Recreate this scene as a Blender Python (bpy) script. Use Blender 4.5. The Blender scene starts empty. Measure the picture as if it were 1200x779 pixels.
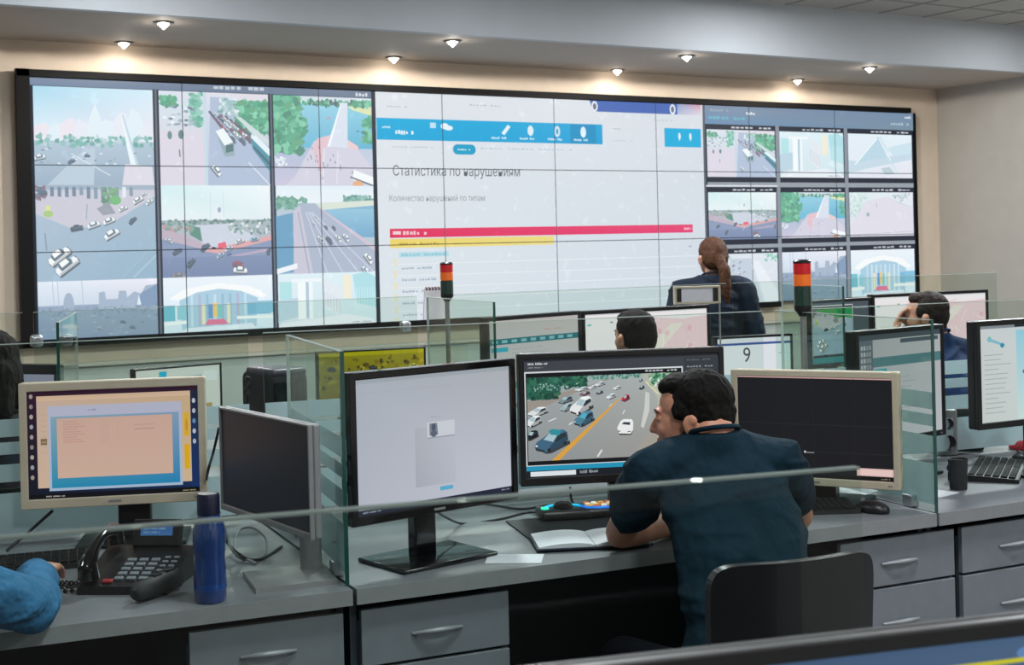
import bpy, bmesh, math, random
from mathutils import Vector, Matrix, Euler, noise
random.seed(7)
PI = math.pi
SC = bpy.context.scene
COL = SC.collection

# ------------------------------------------------------------------ camera, world, lights, exposure
F_PX, HOR, ROLL, YAW, EYE = 1600.0, 291.8, 0.0241, 0.5313, 1.55
cam_d = bpy.data.cameras.new('camera')
cam = bpy.data.objects.new('camera', cam_d); COL.objects.link(cam)
cam_d.sensor_fit = 'HORIZONTAL'; cam_d.sensor_width = 36.0
cam_d.lens = 36.0 * F_PX / 1200.0
cam_d.shift_y = -(389.5 - HOR) / 1200.0
cam_d.clip_start = 0.05; cam_d.clip_end = 80
fw = Vector((math.sin(YAW), math.cos(YAW), 0)); rt = Vector((math.cos(YAW), -math.sin(YAW), 0)); up = Vector((0, 0, 1))
rt2 = (rt * math.cos(ROLL) - up * math.sin(ROLL)); up2 = (up * math.cos(ROLL) + rt * math.sin(ROLL))
M = Matrix((rt2, up2, -fw)).transposed().to_4x4(); M.translation = Vector((0, 0, EYE))
cam.matrix_world = M
cam_d.dof.use_dof = True; cam_d.dof.focus_distance = 3.9; cam_d.dof.aperture_fstop = 11.0
SC.camera = cam
SC.cycles.transparent_max_bounces = 48

w = bpy.data.worlds.new('world'); SC.world = w; w.use_nodes = True
w.node_tree.nodes['Background'].inputs[0].default_value = (0.55, 0.62, 0.72, 1)
w.node_tree.nodes['Background'].inputs[1].default_value = 0.6
SC.view_settings.view_transform = 'Standard'; SC.view_settings.look = 'None'
SC.view_settings.exposure = 0.0; SC.view_settings.gamma = 1.0; SC.view_settings.use_curve_mapping = False

CEIL = 3.76; SOFF = 3.285; FASC_V = 9.7; WALL_V = 11.18; WALL_R = 12.35
U0, V0 = -3.0, -2.6
PANEL_W = 30.0      # ceiling panel lamps near the fascia
ROOM_W = 92.0       # ceiling panel lamps over the consoles, plus the added fill pair behind
SPOT_W = .8; BEAM_W = 64.0

# ------------------------------------------------------------------ helpers
def s2l(c): return c / 12.92 if c <= 0.04045 else ((c + 0.055) / 1.055) ** 2.4
def hexc(h):
    if isinstance(h, (tuple, list)): return tuple(h[:3])
    h = h.lstrip('#'); return tuple(s2l(int(h[i:i + 2], 16) / 255) for i in (0, 2, 4))
MATS = {}
def mat(name, col, rough=0.5, metal=0.0, var=0.04, scale=30.0, bump=0.0, spec=0.5, emit=None, es=0.0, coat=0.0):
    if name in MATS: return MATS[name]
    m = bpy.data.materials.new(name); m.use_nodes = True; nt = m.node_tree; b = nt.nodes['Principled BSDF']
    c = hexc(col)
    tc = nt.nodes.new('ShaderNodeTexCoord'); n = nt.nodes.new('ShaderNodeTexNoise'); n.inputs['Scale'].default_value = scale
    n.inputs['Detail'].default_value = 3
    nt.links.new(tc.outputs['Object'], n.inputs['Vector'])
    r = nt.nodes.new('ShaderNodeValToRGB')
    r.color_ramp.elements[0].color = tuple(x * (1 - var) for x in c) + (1,); r.color_ramp.elements[1].color = tuple(min(1, x * (1 + var)) for x in c) + (1,)
    r.color_ramp.elements[0].position = 0.3; r.color_ramp.elements[1].position = 0.7
    nt.links.new(n.outputs['Fac'], r.inputs[0]); nt.links.new(r.outputs[0], b.inputs['Base Color'])
    b.inputs['Roughness'].default_value = rough; b.inputs['Metallic'].default_value = metal
    b.inputs['Specular IOR Level'].default_value = spec
    b.inputs['Coat Weight'].default_value = coat
    if bump:
        bp = nt.nodes.new('ShaderNodeBump'); bp.inputs['Strength'].default_value = bump; bp.inputs['Distance'].default_value = 0.05 if bump >= .8 else 0.01
        nt.links.new(n.outputs['Fac'], bp.inputs['Height']); nt.links.new(bp.outputs[0], b.inputs['Normal'])
    if emit is not None:
        b.inputs['Emission Color'].default_value = hexc(emit) + (1,); b.inputs['Emission Strength'].default_value = es
    MATS[name] = m; return m

def glass_mat(name, tint, gloss=1.0, frost=None, frost_amt=0.0):
    if name in MATS: return MATS[name]
    m = bpy.data.materials.new(name); m.use_nodes = True; nt = m.node_tree; nt.nodes.clear()
    out = nt.nodes.new('ShaderNodeOutputMaterial'); tr = nt.nodes.new('ShaderNodeBsdfTransparent'); gl = nt.nodes.new('ShaderNodeBsdfGlossy')
    tr.inputs[0].default_value = hexc(tint) + (1,); gl.inputs['Roughness'].default_value = 0.03
    fr = nt.nodes.new('ShaderNodeFresnel'); fr.inputs[0].default_value = 1.4
    mx = nt.nodes.new('ShaderNodeMixShader'); mul = nt.nodes.new('ShaderNodeMath'); mul.operation = 'MULTIPLY'; mul.inputs[1].default_value = gloss
    geo = nt.nodes.new('ShaderNodeNewGeometry'); inv = nt.nodes.new('ShaderNodeMath'); inv.operation = 'SUBTRACT'; inv.inputs[0].default_value = 1.0; nt.links.new(geo.outputs['Backfacing'], inv.inputs[1])
    m3 = nt.nodes.new('ShaderNodeMath'); m3.operation = 'MULTIPLY'; nt.links.new(fr.outputs[0], m3.inputs[0]); nt.links.new(inv.outputs[0], m3.inputs[1])
    nt.links.new(m3.outputs[0], mul.inputs[0]); nt.links.new(mul.outputs[0], mx.inputs[0]); nt.links.new(tr.outputs[0], mx.inputs[1]); nt.links.new(gl.outputs[0], mx.inputs[2])
    last = mx
    if frost:
        df = nt.nodes.new('ShaderNodeBsdfDiffuse'); df.inputs[0].default_value = hexc(frost) + (1,)
        tl = nt.nodes.new('ShaderNodeBsdfTranslucent'); tl.inputs[0].default_value = hexc(frost) + (1,)
        ad = nt.nodes.new('ShaderNodeMixShader'); ad.inputs[0].default_value = 0.45
        nt.links.new(df.outputs[0], ad.inputs[1]); nt.links.new(tl.outputs[0], ad.inputs[2])
        m2 = nt.nodes.new('ShaderNodeMixShader'); m2.inputs[0].default_value = frost_amt
        nt.links.new(mx.outputs[0], m2.inputs[1]); nt.links.new(ad.outputs[0], m2.inputs[2]); last = m2
    nt.links.new(last.outputs[0], out.inputs[0]); MATS[name] = m; return m

def screen_mat(name, strength=1.0, grain=0.0, gscale=14.0, rough=0.35, spec=0.12):
    if name in MATS: return MATS[name]
    m = bpy.data.materials.new(name); m.use_nodes = True; nt = m.node_tree; b = nt.nodes['Principled BSDF']
    a = nt.nodes.new('ShaderNodeAttribute'); a.attribute_name = 'Col'
    b.inputs['Base Color'].default_value = (0.012, 0.012, 0.014, 1); b.inputs['Roughness'].default_value = rough; b.inputs['Specular IOR Level'].default_value = spec
    src = a.outputs['Color']
    if grain:
        tc = nt.nodes.new('ShaderNodeTexCoord'); n = nt.nodes.new('ShaderNodeTexNoise'); n.inputs['Scale'].default_value = gscale; n.inputs['Detail'].default_value = 4
        nt.links.new(tc.outputs['Object'], n.inputs['Vector'])
        mr = nt.nodes.new('ShaderNodeMapRange'); mr.inputs[1].default_value = 0.6; mr.inputs[2].default_value = 0.7; mr.inputs[3].default_value = 1 - grain; mr.inputs[4].default_value = 1 + grain * 0.6
        nt.links.new(n.outputs['Fac'], mr.inputs[0])
        vm = nt.nodes.new('ShaderNodeVectorMath'); vm.operation = 'SCALE'
        nt.links.new(src, vm.inputs[0]); nt.links.new(mr.outputs[0], vm.inputs['Scale']); src = vm.outputs[0]
    nt.links.new(src, b.inputs['Emission Color']); b.inputs['Emission Strength'].default_value = strength
    MATS[name] = m; return m

class MB:
    """collects shapes and links them as one mesh object"""
    def __init__(s): s.v = []; s.f = []; s.mi = []; s.m = 0
    def add(s, vs, fs):
        o = len(s.v); s.v += [tuple(x) for x in vs]; s.f += [tuple(i + o for i in f) for f in fs]; s.mi += [s.m] * len(fs); return s
    def box(s, c, d, rz=0, rx=0, ry=0, bev=0.0):
        hx, hy, hz = d[0] / 2, d[1] / 2, d[2] / 2
        R = Euler((rx, ry, rz)).to_matrix()
        if bev <= 0:
            vs = [R @ Vector((x, y, z)) + Vector(c) for x in (-hx, hx) for y in (-hy, hy) for z in (-hz, hz)]
            return s.add(vs, [(0, 1, 3, 2), (4, 6, 7, 5), (0, 4, 5, 1), (2, 3, 7, 6), (0, 2, 6, 4), (1, 5, 7, 3)])
        bm = bmesh.new(); bmesh.ops.create_cube(bm, size=1)
        for v in bm.verts: v.co = Vector((v.co.x * d[0], v.co.y * d[1], v.co.z * d[2]))
        bmesh.ops.bevel(bm, geom=list(bm.edges), offset=min(bev, min(d) * 0.45), segments=3, profile=0.5, affect='EDGES')
        for v in bm.verts: v.co = R @ v.co + Vector(c)
        s.bm(bm); return s
    def bm(s, bm, T=None):
        bm.verts.index_update(); vs = [(T @ v.co if T else v.co) for v in bm.verts]
        s.add(vs, [[v.index for v in f.verts] for f in bm.faces]); bm.free(); return s
    def prism(s, pts, z0, z1):   # plan polygon extruded
        n = len(pts); vs = [(x, y, z0) for x, y in pts] + [(x, y, z1) for x, y in pts]
        return s.add(vs, [tuple(range(n))[::-1], tuple(range(n, 2 * n))] + [(i, (i + 1) % n, n + (i + 1) % n, n + i) for i in range(n)])
    def cyl(s, p0, p1, r0, r1=None, n=16, cap=True):
        r1 = r0 if r1 is None else r1; p0 = Vector(p0); p1 = Vector(p1); a = (p1 - p0).normalized()
        t = Vector((1, 0, 0)) if abs(a.x) < 0.8 else Vector((0, 1, 0)); e1 = a.cross(t).normalized(); e2 = a.cross(e1)
        vs = []
        for p, r in ((p0, r0), (p1, r1)): vs += [p + (e1 * math.cos(2 * PI * i / n) + e2 * math.sin(2 * PI * i / n)) * r for i in range(n)]
        fs = [(i, (i + 1) % n, n + (i + 1) % n, n + i) for i in range(n)]
        if cap: fs += [tuple(range(n))[::-1], tuple(range(n, 2 * n))]
        return s.add(vs, fs)
    def tube(s, pts, r, n=8):
        pts = [Vector(p) for p in pts]; rings = []; prev = None
        rr = r if isinstance(r, (list, tuple)) else [r] * len(pts)
        for i, p in enumerate(pts):
            a = (pts[min(i + 1, len(pts) - 1)] - pts[max(i - 1, 0)]).normalized()
            if prev is None: prev = a.cross(Vector((0, 0, 1)) if abs(a.z) < 0.9 else Vector((1, 0, 0))).normalized()
            e1 = (prev - a * prev.dot(a)).normalized(); e2 = a.cross(e1); prev = e1
            rings.append([p + (e1 * math.cos(2 * PI * k / n) + e2 * math.sin(2 * PI * k / n)) * rr[i] for k in range(n)])
        vs = [v for r_ in rings for v in r_]; fs = []
        for i in range(len(rings) - 1):
            for k in range(n): fs.append((i * n + k, i * n + (k + 1) % n, (i + 1) * n + (k + 1) % n, (i + 1) * n + k))
        fs += [tuple(range(n))[::-1], tuple(range((len(rings) - 1) * n, len(rings) * n))]
        return s.add(vs, fs)
    def lathe(s, prof, c=(0, 0, 0), n=32):
        vs = []; fs = []
        for r, z in prof: vs += [(c[0] + r * math.cos(2 * PI * k / n), c[1] + r * math.sin(2 * PI * k / n), c[2] + z) for k in range(n)]
        for i in range(len(prof) - 1):
            for k in range(n): fs.append((i * n + k, i * n + (k + 1) % n, (i + 1) * n + (k + 1) % n, (i + 1) * n + k))
        fs += [tuple(range(n))[::-1], tuple(range((len(prof) - 1) * n, len(prof) * n))]
        return s.add(vs, fs)
    def build(s, name, m, parent=None, smooth=False, loc=None, rz=0, **props):
        me = bpy.data.meshes.new(name); me.from_pydata(s.v, [], s.f)
        ms = m if isinstance(m, (list, tuple)) else [m]
        for x in ms: me.materials.append(x)
        if len(ms) > 1: me.polygons.foreach_set('material_index', s.mi)
        bm = bmesh.new(); bm.from_mesh(me); bmesh.ops.recalc_face_normals(bm, faces=bm.faces); bm.to_mesh(me); bm.free()
        if smooth:
            me.polygons.foreach_set('use_smooth', [True] * len(me.polygons))
            try: me.set_sharp_from_angle(angle=math.radians(smooth if smooth is not True else 40))
            except Exception: pass
        o = bpy.data.objects.new(name, me); COL.objects.link(o)
        if loc is not None: o.location = loc
        o.rotation_euler = (0, 0, rz)
        if parent: o.parent = parent
        for k, v in props.items(): o[k] = v
        return o

def thing(name, label, cat, loc=(0, 0, 0), rz=0, group=None):
    o = bpy.data.objects.new(name, None); COL.objects.link(o); o.location = loc; o.rotation_euler = (0, 0, rz); o.empty_display_size = 0.1
    o['label'] = label; o['category'] = cat
    if group: o['group'] = group
    return o
def dup(root, loc, rz, label):
    r = root.copy(); COL.objects.link(r); r.location = loc; r.rotation_euler = (0, 0, rz); r['label'] = label
    for ch in list(root.children):
        c = ch.copy(); COL.objects.link(c); c.parent = r
        for g in list(ch.children):
            d = g.copy(); COL.objects.link(d); d.parent = c
    return r

# ------------------------------------------------------------------ picture canvas for the displays (flat coloured shapes that glow)
_TXT = {}
def text_tris(s):
    if s in _TXT: return _TXT[s]
    cu = bpy.data.curves.new('t', 'FONT'); cu.body = s; cu.size = 1.0; cu.resolution_u = 3
    o = bpy.data.objects.new('t', cu); COL.objects.link(o)
    dg = bpy.context.evaluated_depsgraph_get(); me = bpy.data.meshes.new_from_object(o.evaluated_get(dg))
    me.calc_loop_triangles()
    t = [[(me.vertices[i].co.x, me.vertices[i].co.y) for i in lt.vertices] for lt in me.loop_triangles]
    bpy.data.objects.remove(o); bpy.data.curves.remove(cu); bpy.data.meshes.remove(me)
    _TXT[s] = t; return t

def clip_poly(P, x0, y0, x1, y1):
    """P: list of (x,y,c) ; Sutherland-Hodgman with colour interpolation"""
    for ax, lim, sg in ((0, x0, 1), (0, x1, -1), (1, y0, 1), (1, y1, -1)):
        Q = []
        for i in range(len(P)):
            a = P[i - 1]; b = P[i]; ia = (a[ax] - lim) * sg >= 0; ib = (b[ax] - lim) * sg >= 0
            if ia != ib:
                t = (lim - a[ax]) / (b[ax] - a[ax])
                Q.append((a[0] + (b[0] - a[0]) * t, a[1] + (b[1] - a[1]) * t, tuple(a[2][k] + (b[2][k] - a[2][k]) * t for k in range(3))))
            if ib: Q.append(b)
        P = Q
        if len(P) < 3: return []
    return P

class Canvas:
    """x 0..A to the right, y 0..1 down; later shapes lie on top"""
    def __init__(s, A): s.A = A; s.p = []; s.L = 0
    def raw(s, pts, cols, keep=False):
        if not keep: s.L += 1
        P = [(x, y, c) for (x, y), c in zip(pts, cols)]
        for i in range(1, len(P) - 1):
            q = clip_poly([P[0], P[i], P[i + 1]], 0, 0, s.A, 1)
            if q: s.p.append((s.L, q))
    def poly(s, pts, c, keep=False):
        c = hexc(c)
        if len(pts) > 4:
            from mathutils.geometry import tessellate_polygon
            if not keep: s.L += 1
            v3 = [Vector((x, y, 0)) for x, y in pts]
            for t in tessellate_polygon([v3]):
                q = clip_poly([(pts[i][0], pts[i][1], c) for i in t], 0, 0, s.A, 1)
                if q: s.p.append((s.L, q))
        else: s.raw(pts, [c] * len(pts), keep)
    def rect(s, x0, y0, x1, y1, c, keep=False): s.poly([(x0, y0), (x1, y0), (x1, y1), (x0, y1)], c, keep)
    def grad(s, x0, y0, x1, y1, ct, cb, ctr=None, cbr=None):
        ct, cb = hexc(ct), hexc(cb); s.raw([(x0, y0), (x1, y0), (x1, y1), (x0, y1)], [ct, hexc(ctr) if ctr else ct, hexc(cbr) if cbr else cb, cb])
    def line(s, x0, y0, x1, y1, w_, c, keep=False):
        d = math.hypot(x1 - x0, y1 - y0) or 1; nx, ny = -(y1 - y0) / d * w_ / 2, (x1 - x0) / d * w_ / 2
        s.poly([(x0 + nx, y0 + ny), (x1 + nx, y1 + ny), (x1 - nx, y1 - ny), (x0 - nx, y0 - ny)], c, keep)
    def ell(s, x, y, rx, ry, c, n=14, jit=0.0, keep=False):
        s.poly([(x + rx * (1 + jit * random.uniform(-1, 1)) * math.cos(2 * PI * k / n), y + ry * (1 + jit * random.uniform(-1, 1)) * math.sin(2 * PI * k / n)) for k in range(n)], c, keep)
    def trees(s, x0, y0, x1, y1, n, r, cols):
        s.L += 1; n *= 2; r *= .72
        for k in range(n):
            if k % 24 == 0: s.L += 1
            s.ell(random.uniform(x0, x1), random.uniform(y0, y1), r * random.uniform(.6, 1.3), r * random.uniform(.6, 1.2), random.choice(cols), 8, .35, keep=True)
    def dashes(s, x, y, w_, h, c, n=6):
        s.L += 1; n = int(n * 2.4); ww = w_ / n
        for i in range(n):
            if n > 6 and i % 7 == 5: continue
            s.rect(x + i * ww, y + h * random.choice((0, .12, .3)), x + i * ww + ww * random.uniform(.62, .85), y + h * random.uniform(.85, 1), c, keep=True)
    def text(s, x, y, size, t, c, sx=1.0):
        c = hexc(c); s.L += 1
        for tri in text_tris(t):
            q = clip_poly([(x + px * size * sx, y - py * size, c) for px, py in tri], 0, 0, s.A, 1)
            if q: s.p.append((s.L, q))
    def car(s, x, y, L, ang, c, van=False):
        """a car seen from a high camera: shadow, body, cabin glass, roof, lamps"""
        ca, sa = math.cos(ang), math.sin(ang)
        def T(pts): return [(x + (a * ca - b * sa) * L, y + (a * sa + b * ca) * L) for a, b in pts]
        h = .24 if van else .19
        s.poly(T([(-.52, .02), (-.46, -.16), (.5, -.14), (.54, .1), (.48, .26), (-.46, .28)]), (.05, .055, .07))
        s.poly(T([(-.5, 0), (-.44, -.15), (.44, -.15), (.5, -.02), (.48, .17), (-.46, .19)]), c)
        g = hexc(c)
        s.poly(T([(-.42, .1), (.46, .08), (.46, .17), (-.44, .19)]), tuple(k * .55 for k in g))
        s.poly(T([(-.30, -.13), (-.2, -h - .08), (.16, -h - .08), (.3, -.12), (.26, .06), (-.28, .08)]), (.06, .09, .12))
        s.poly(T([(-.19, -h - .07), (.14, -h - .07), (.17, -.06), (-.2, -.04)]), tuple(min(1, k * 1.05) for k in g))
        s.rect(*[*T([(.42, .0)])[0]], *[a + L * .05 for a in T([(.42, .0)])[0]], (.85, .85, .8), keep=True)
    def mesh(s, name, m, parent, T, eps=0.00003, rect=None, haze=0.0, **props):
        """T(x, y, dz) -> local point; rect clips in canvas units"""
        vs = []; fs = []; cs = []
        for L, q in s.p:
            if rect:
                q = clip_poly(q, *rect)
                if not q: continue
            o = len(vs); vs += [T(a, b, L * eps) for a, b, c in q]; fs.append(tuple(range(o, o + len(q)))); cs += [tuple(k_ * (1 - haze) + h_ * haze for k_, h_ in zip(c, (.62, .72, .82))) for a, b, c in q]
        me = bpy.data.meshes.new(name); me.from_pydata(vs, [], fs); me.materials.append(m)
        at = me.color_attributes.new('Col', 'FLOAT_COLOR', 'POINT')
        for i, c in enumerate(cs): at.data[i].color = (c[0], c[1], c[2], 1)
        o = bpy.data.objects.new(name, me); COL.objects.link(o)
        if parent: o.parent = parent
        for k, v in props.items(): o[k] = v
        return o
    def paste(s, c, x0, y0, x1, y1):
        """another canvas laid into a rectangle of this one"""
        base = s.L; mxL = 0
        for L, q in c.p:
            mxL = max(mxL, L)
            q2 = clip_poly([(x0 + a / c.A * (x1 - x0), y0 + b * (y1 - y0), cc) for a, b, cc in q], 0, 0, s.A, 1)
            if q2: s.p.append((base + L, q2))
        return base + mxL

GREENS = ['#2f8f62', '#3fa070', '#57b184', '#2a7a55', '#4f9c66', '#78c49a']
DGREEN = ['#1e4f40', '#2a6350', '#24564a', '#356f50', '#1a4438']
PALE = ['#c9d8e2', '#b9cad8', '#dfe8ee', '#a8bccb', '#e9dfe4']
CARS = ['#e8eef4', '#dfe6ee', '#3a4356', '#f4f6f8', '#56627a', '#8a2d3a', '#23324a', '#c9d2dc']
def feed_avenue(A):       # pale square with road, trees and a white slanting tower
    c = Canvas(A); c.grad(0, 0, A, .5, '#9fd3e6', '#dcebf2', '#cfe6f0', '#e9e2ea')
    for k in range(9): c.ell(.08 + k * .11 * A, .5, .09, random.uniform(.1, .3), random.choice(['#eadfe6', '#e3e4ec', '#dfe9ef']), 12, .2)
    c.grad(0, .55, A, 1, '#a9bccb', '#8fa2b5')
    c.trees(0, .5, A, .6, 46, .035, ['#6fae9f', '#86b9b0', '#58988a', '#b8cdd2'])
    c.poly([(A * .1, 1), (A * .42, .62), (A * .5, .62), (A * .48, 1)], '#b4c3d0')
    c.poly([(A * .72, .28), (A * .74, .26), (A * .9, .98), (A * .82, .96)], '#e8f0f5'); c.poly([(A * .73, .27), (A * .745, .27), (A * .91, .98), (A * .885, .98)], '#b9cfda')
    c.poly([(A * .75, .78), (A * .98, .8), (A, 1), (A * .72, 1)], '#d9d3dc')
    for k in range(26): c.rect(*(lambda x, y: (x, y, x + .03, y + .012))(random.uniform(0, A), random.uniform(.6, .78)), random.choice(['#6d8090', '#dfe8ee', '#8fa0ae']), keep=k % 8 != 0)
    c.line(A * .3, .68, A * .62, .9, .008, '#dfe8ee'); c.car(A * .04, .72, .12, -.2, '#dfe6ee'); c.car(A * .3, .76, .08, -.4, '#4a5870'); c.car(A * .43, .7, .06, 0, '#4a5870')
    return c
def feed_buses(A):        # street full of traffic, two buses, trees right
    c = Canvas(A); c.grad(0, 0, A, 1, '#d6dde6', '#b3bfd6', '#e2d5dc', '#a3aecb')
    c.poly([(0, .4), (A * .42, .4), (A * .42, 1), (0, 1)], '#d9cfdb'); c.grad(0, .12, A * .4, .42, '#cfdce2', '#d3d3dd')
    c.trees(0.02, .06, A * .14, .16, 14, .05, GREENS); c.trees(A * .28, .02, A * .38, .36, 40, .04, ['#6cb597', '#5aa285', '#8cc7b0'])
    for k in range(26): c.ell(random.uniform(.02, A * .32), random.uniform(.16, .36), .025, .014, random.choice(['#5a6a78', '#e6edf2', '#8394a2', '#a8b8c4']), 8, .2, keep=k % 8 != 0)
    c.ell(A * .09, .47, .025, .045, '#54796e'); c.ell(A * .19, .46, .03, .05, '#3f6c63')
    c.rect(A * .395, 0, A * .425, 1, '#c3d3dd')
    c.poly([(A * .46, .05), (A * .62, .05), (A, .75), (A, 1), (A * .43, 1)], '#a9b5cd')
    c.trees(A * .7, .1, A, .42, 120, .06, GREENS); c.poly([(A * .68, .24), (A * .74, .26), (A, .5), (A, .56), (A * .9, .5)], '#cad6d6')
    c.trees(A * .55, .06, A * .7, .22, 30, .035, ['#8fb5b0', '#6d9a96', '#b8cad0', '#dce6ea'])
    for k in range(34):
        t = (k // 4) / 9; l = k % 4
        c.car(A * (.46 + t * .22 + l * (.05 + t * .05)), .22 + t * .32 + l * .015, .05 + t * .055, .9, random.choice(CARS + ['#b0394a']))
    c.poly([(A * .5, .42), (A * .57, .38), (A * .67, .55), (A * .67, .68), (A * .58, .69)], '#8aa0a6'); c.poly([(A * .5, .42), (A * .57, .38), (A * .66, .53), (A * .58, .57)], '#eef3f6')
    c.poly([(A * .59, .57), (A * .66, .55), (A * .66, .63), (A * .59, .65)], '#2f5a52')
    c.poly([(A * .82, .48), (A * .86, .46), (A, .62), (A, .85), (A * .84, .6)], '#1f8295'); c.poly([(A * .82, .47), (A * .87, .45), (A, .6), (A, .68)], '#e2eef0'); c.poly([(A * .85, .56), (A, .74), (A, .79), (A * .85, .6)], '#12455a')
    c.car(A * .5, .84, .14, .9, '#eef2f6'); c.line(A * .8, .75, A, 1, .012, '#dfe4ee'); c.line(A * .17, .62, A * .175, .7, .012, '#2b2f3c')
    return c
def feed_bridge(A):       # footbridge over water, big tree left
    c = Canvas(A); c.grad(0, 0, A, .12, '#c9d4dc', '#d9e4e6'); c.grad(0, .08, A, .6, '#8fc9dc', '#58b2cf', '#7cc6da', '#2fa3c4')
    c.trees(A * .3, .04, A * .9, .1, 40, .03, DGREEN + GREENS); c.poly([(A * .75, .1), (A, .08), (A, .2), (A * .8, .14)], '#d8dda0')
    c.trees(A * .82, .04, A, .1, 20, .035, GREENS)
    c.grad(0, .58, A, 1, '#a5b1cb', '#c6bdd2', '#bac3d6', '#c4bfd2'); c.poly([(A * .2, .9), (A * .4, .5), (A * .58, .42), (A * .84, .58), (A, .8), (A, 1), (A * .1, 1)], '#cfc9d8')
    c.poly([(A * .38, .58), (A * .43, .47), (A * .6, .42), (A * .6, .5), (A * .5, .58), (A * .46, .9)], '#e0b8c0'); c.poly([(A * .7, .45), (A * .85, .55), (A * .85, .6), (A * .72, .56)], '#e8c2c0')
    c.poly([(A * .53, .56), (A * .69, .06), (A * .75, .06), (A * .74, .57)], '#d5dae6'); c.poly([(A * .53, .56), (A * .68, .06), (A * .69, .06), (A * .56, .56)], '#f0f2f6')
    c.line(A * .5, .58, A * .48, .98, .01, '#e9ecf2'); c.line(A * .64, .6, A * .62, .98, .01, '#dfe2ec')
    c.trees(0, .02, A * .26, .62, 150, .07, GREENS); c.trees(A * .16, .25, A * .32, .4, 30, .05, GREENS); c.trees(A * .92, .2, A, .5, 16, .05, GREENS)
    c.trees(0, .68, A * .12, .78, 14, .02, ['#eef2f4', '#dde4e8'])
    for k in range(22): c.rect(*(lambda x, y: (x, y, x + .008, y + .03))(random.uniform(A * .25, A * .85), random.uniform(.55, .97)), random.choice(['#33384e', '#8b4a5a', '#5b6a8e', '#2c2f3a']), keep=k % 8 != 0)
    c.poly([(A * .8, .82), (A, .9), (A, 1), (A * .78, .93)], '#f2f5f8'); c.line(A * .76, .9, A, 1, .018, '#3b3f4c'); c.ell(A * .84, 1, .07, .06, '#e3a05a')
    c.ell(A * .85, .38, .02, .01, '#2c6d98'); c.ell(A * .55, .24, .03, .012, '#b58aa8')
    return c
def feed_crossing(A):     # wide grey crossroads from above
    c = Canvas(A); c.grad(0, 0, A, 1, '#a8b8c8', '#97aec0', '#9fb3c2', '#86a5bb')
    c.poly([(0, .06), (A, .02), (A, .12), (A * .62, .4), (A * .3, .46), (0, .3)], '#c6c1cc'); c.rect(0, 0, A, .05, '#97a6b6')
    for k in range(12): c.rect(A * (.12 + .06 * k), .02, A * (.15 + .06 * k), random.uniform(.1, .18), random.choice(['#5e7186', '#76899b', '#e0e6ea']), keep=k % 6 != 0)
    c.trees(A * .55, .04, A * .68, .2, 22, .03, ['#557a5c', '#6b9a6c', '#78a868']); c.ell(A * .66, .16, .06, .05, '#5fae56'); c.ell(A * .1, .3, .05, .035, '#9ec05a'); c.ell(A * .1, .24, .025, .03, '#d8dd70')
    c.poly([(A * .5, .25), (A * .6, .18), (A * .66, .3), (A * .55, .32)], '#8f8f98')
    c.trees(0, .02, A * .08, .16, 16, .025, ['#6f7788', '#8c4f5c', '#44506a'])
    for (x, y, L, a, q) in ((.33, .45, .13, -.15, '#2e3a48'), (.47, .42, .14, -.3, '#e8eef2'), (.6, .38, .13, -.35, '#eef2f6'), (.62, .52, .17, -.5, '#eef2f6'), (.8, .38, .1, -.8, '#34425a'), (.72, .25, .1, -.4, '#eef4f4'), (.85, .16, .12, -.5, '#f0f4f6'), (.95, .18, .09, -.6, '#eef2f6'), (.9, .1, .07, -.5, '#e6ecf0'), (.18, .74, .25, -.62, '#f4f7fa'), (.24, .84, .26, -.62, '#eef2f6'), (.06, .08, .09, 0, '#46546a')):
        c.car(A * x, y, L, a, q)
    c.line(A * .7, .98, A, .62, .02, '#8fb0c0'); c.line(A * .8, .98, A, .75, .015, '#a3bfcc'); c.line(A * .42, .2, A * .41, .36, .01, '#8a97a8'); c.line(A * .07, .5, A * .08, .68, .012, '#6d8298')
    return c
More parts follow.
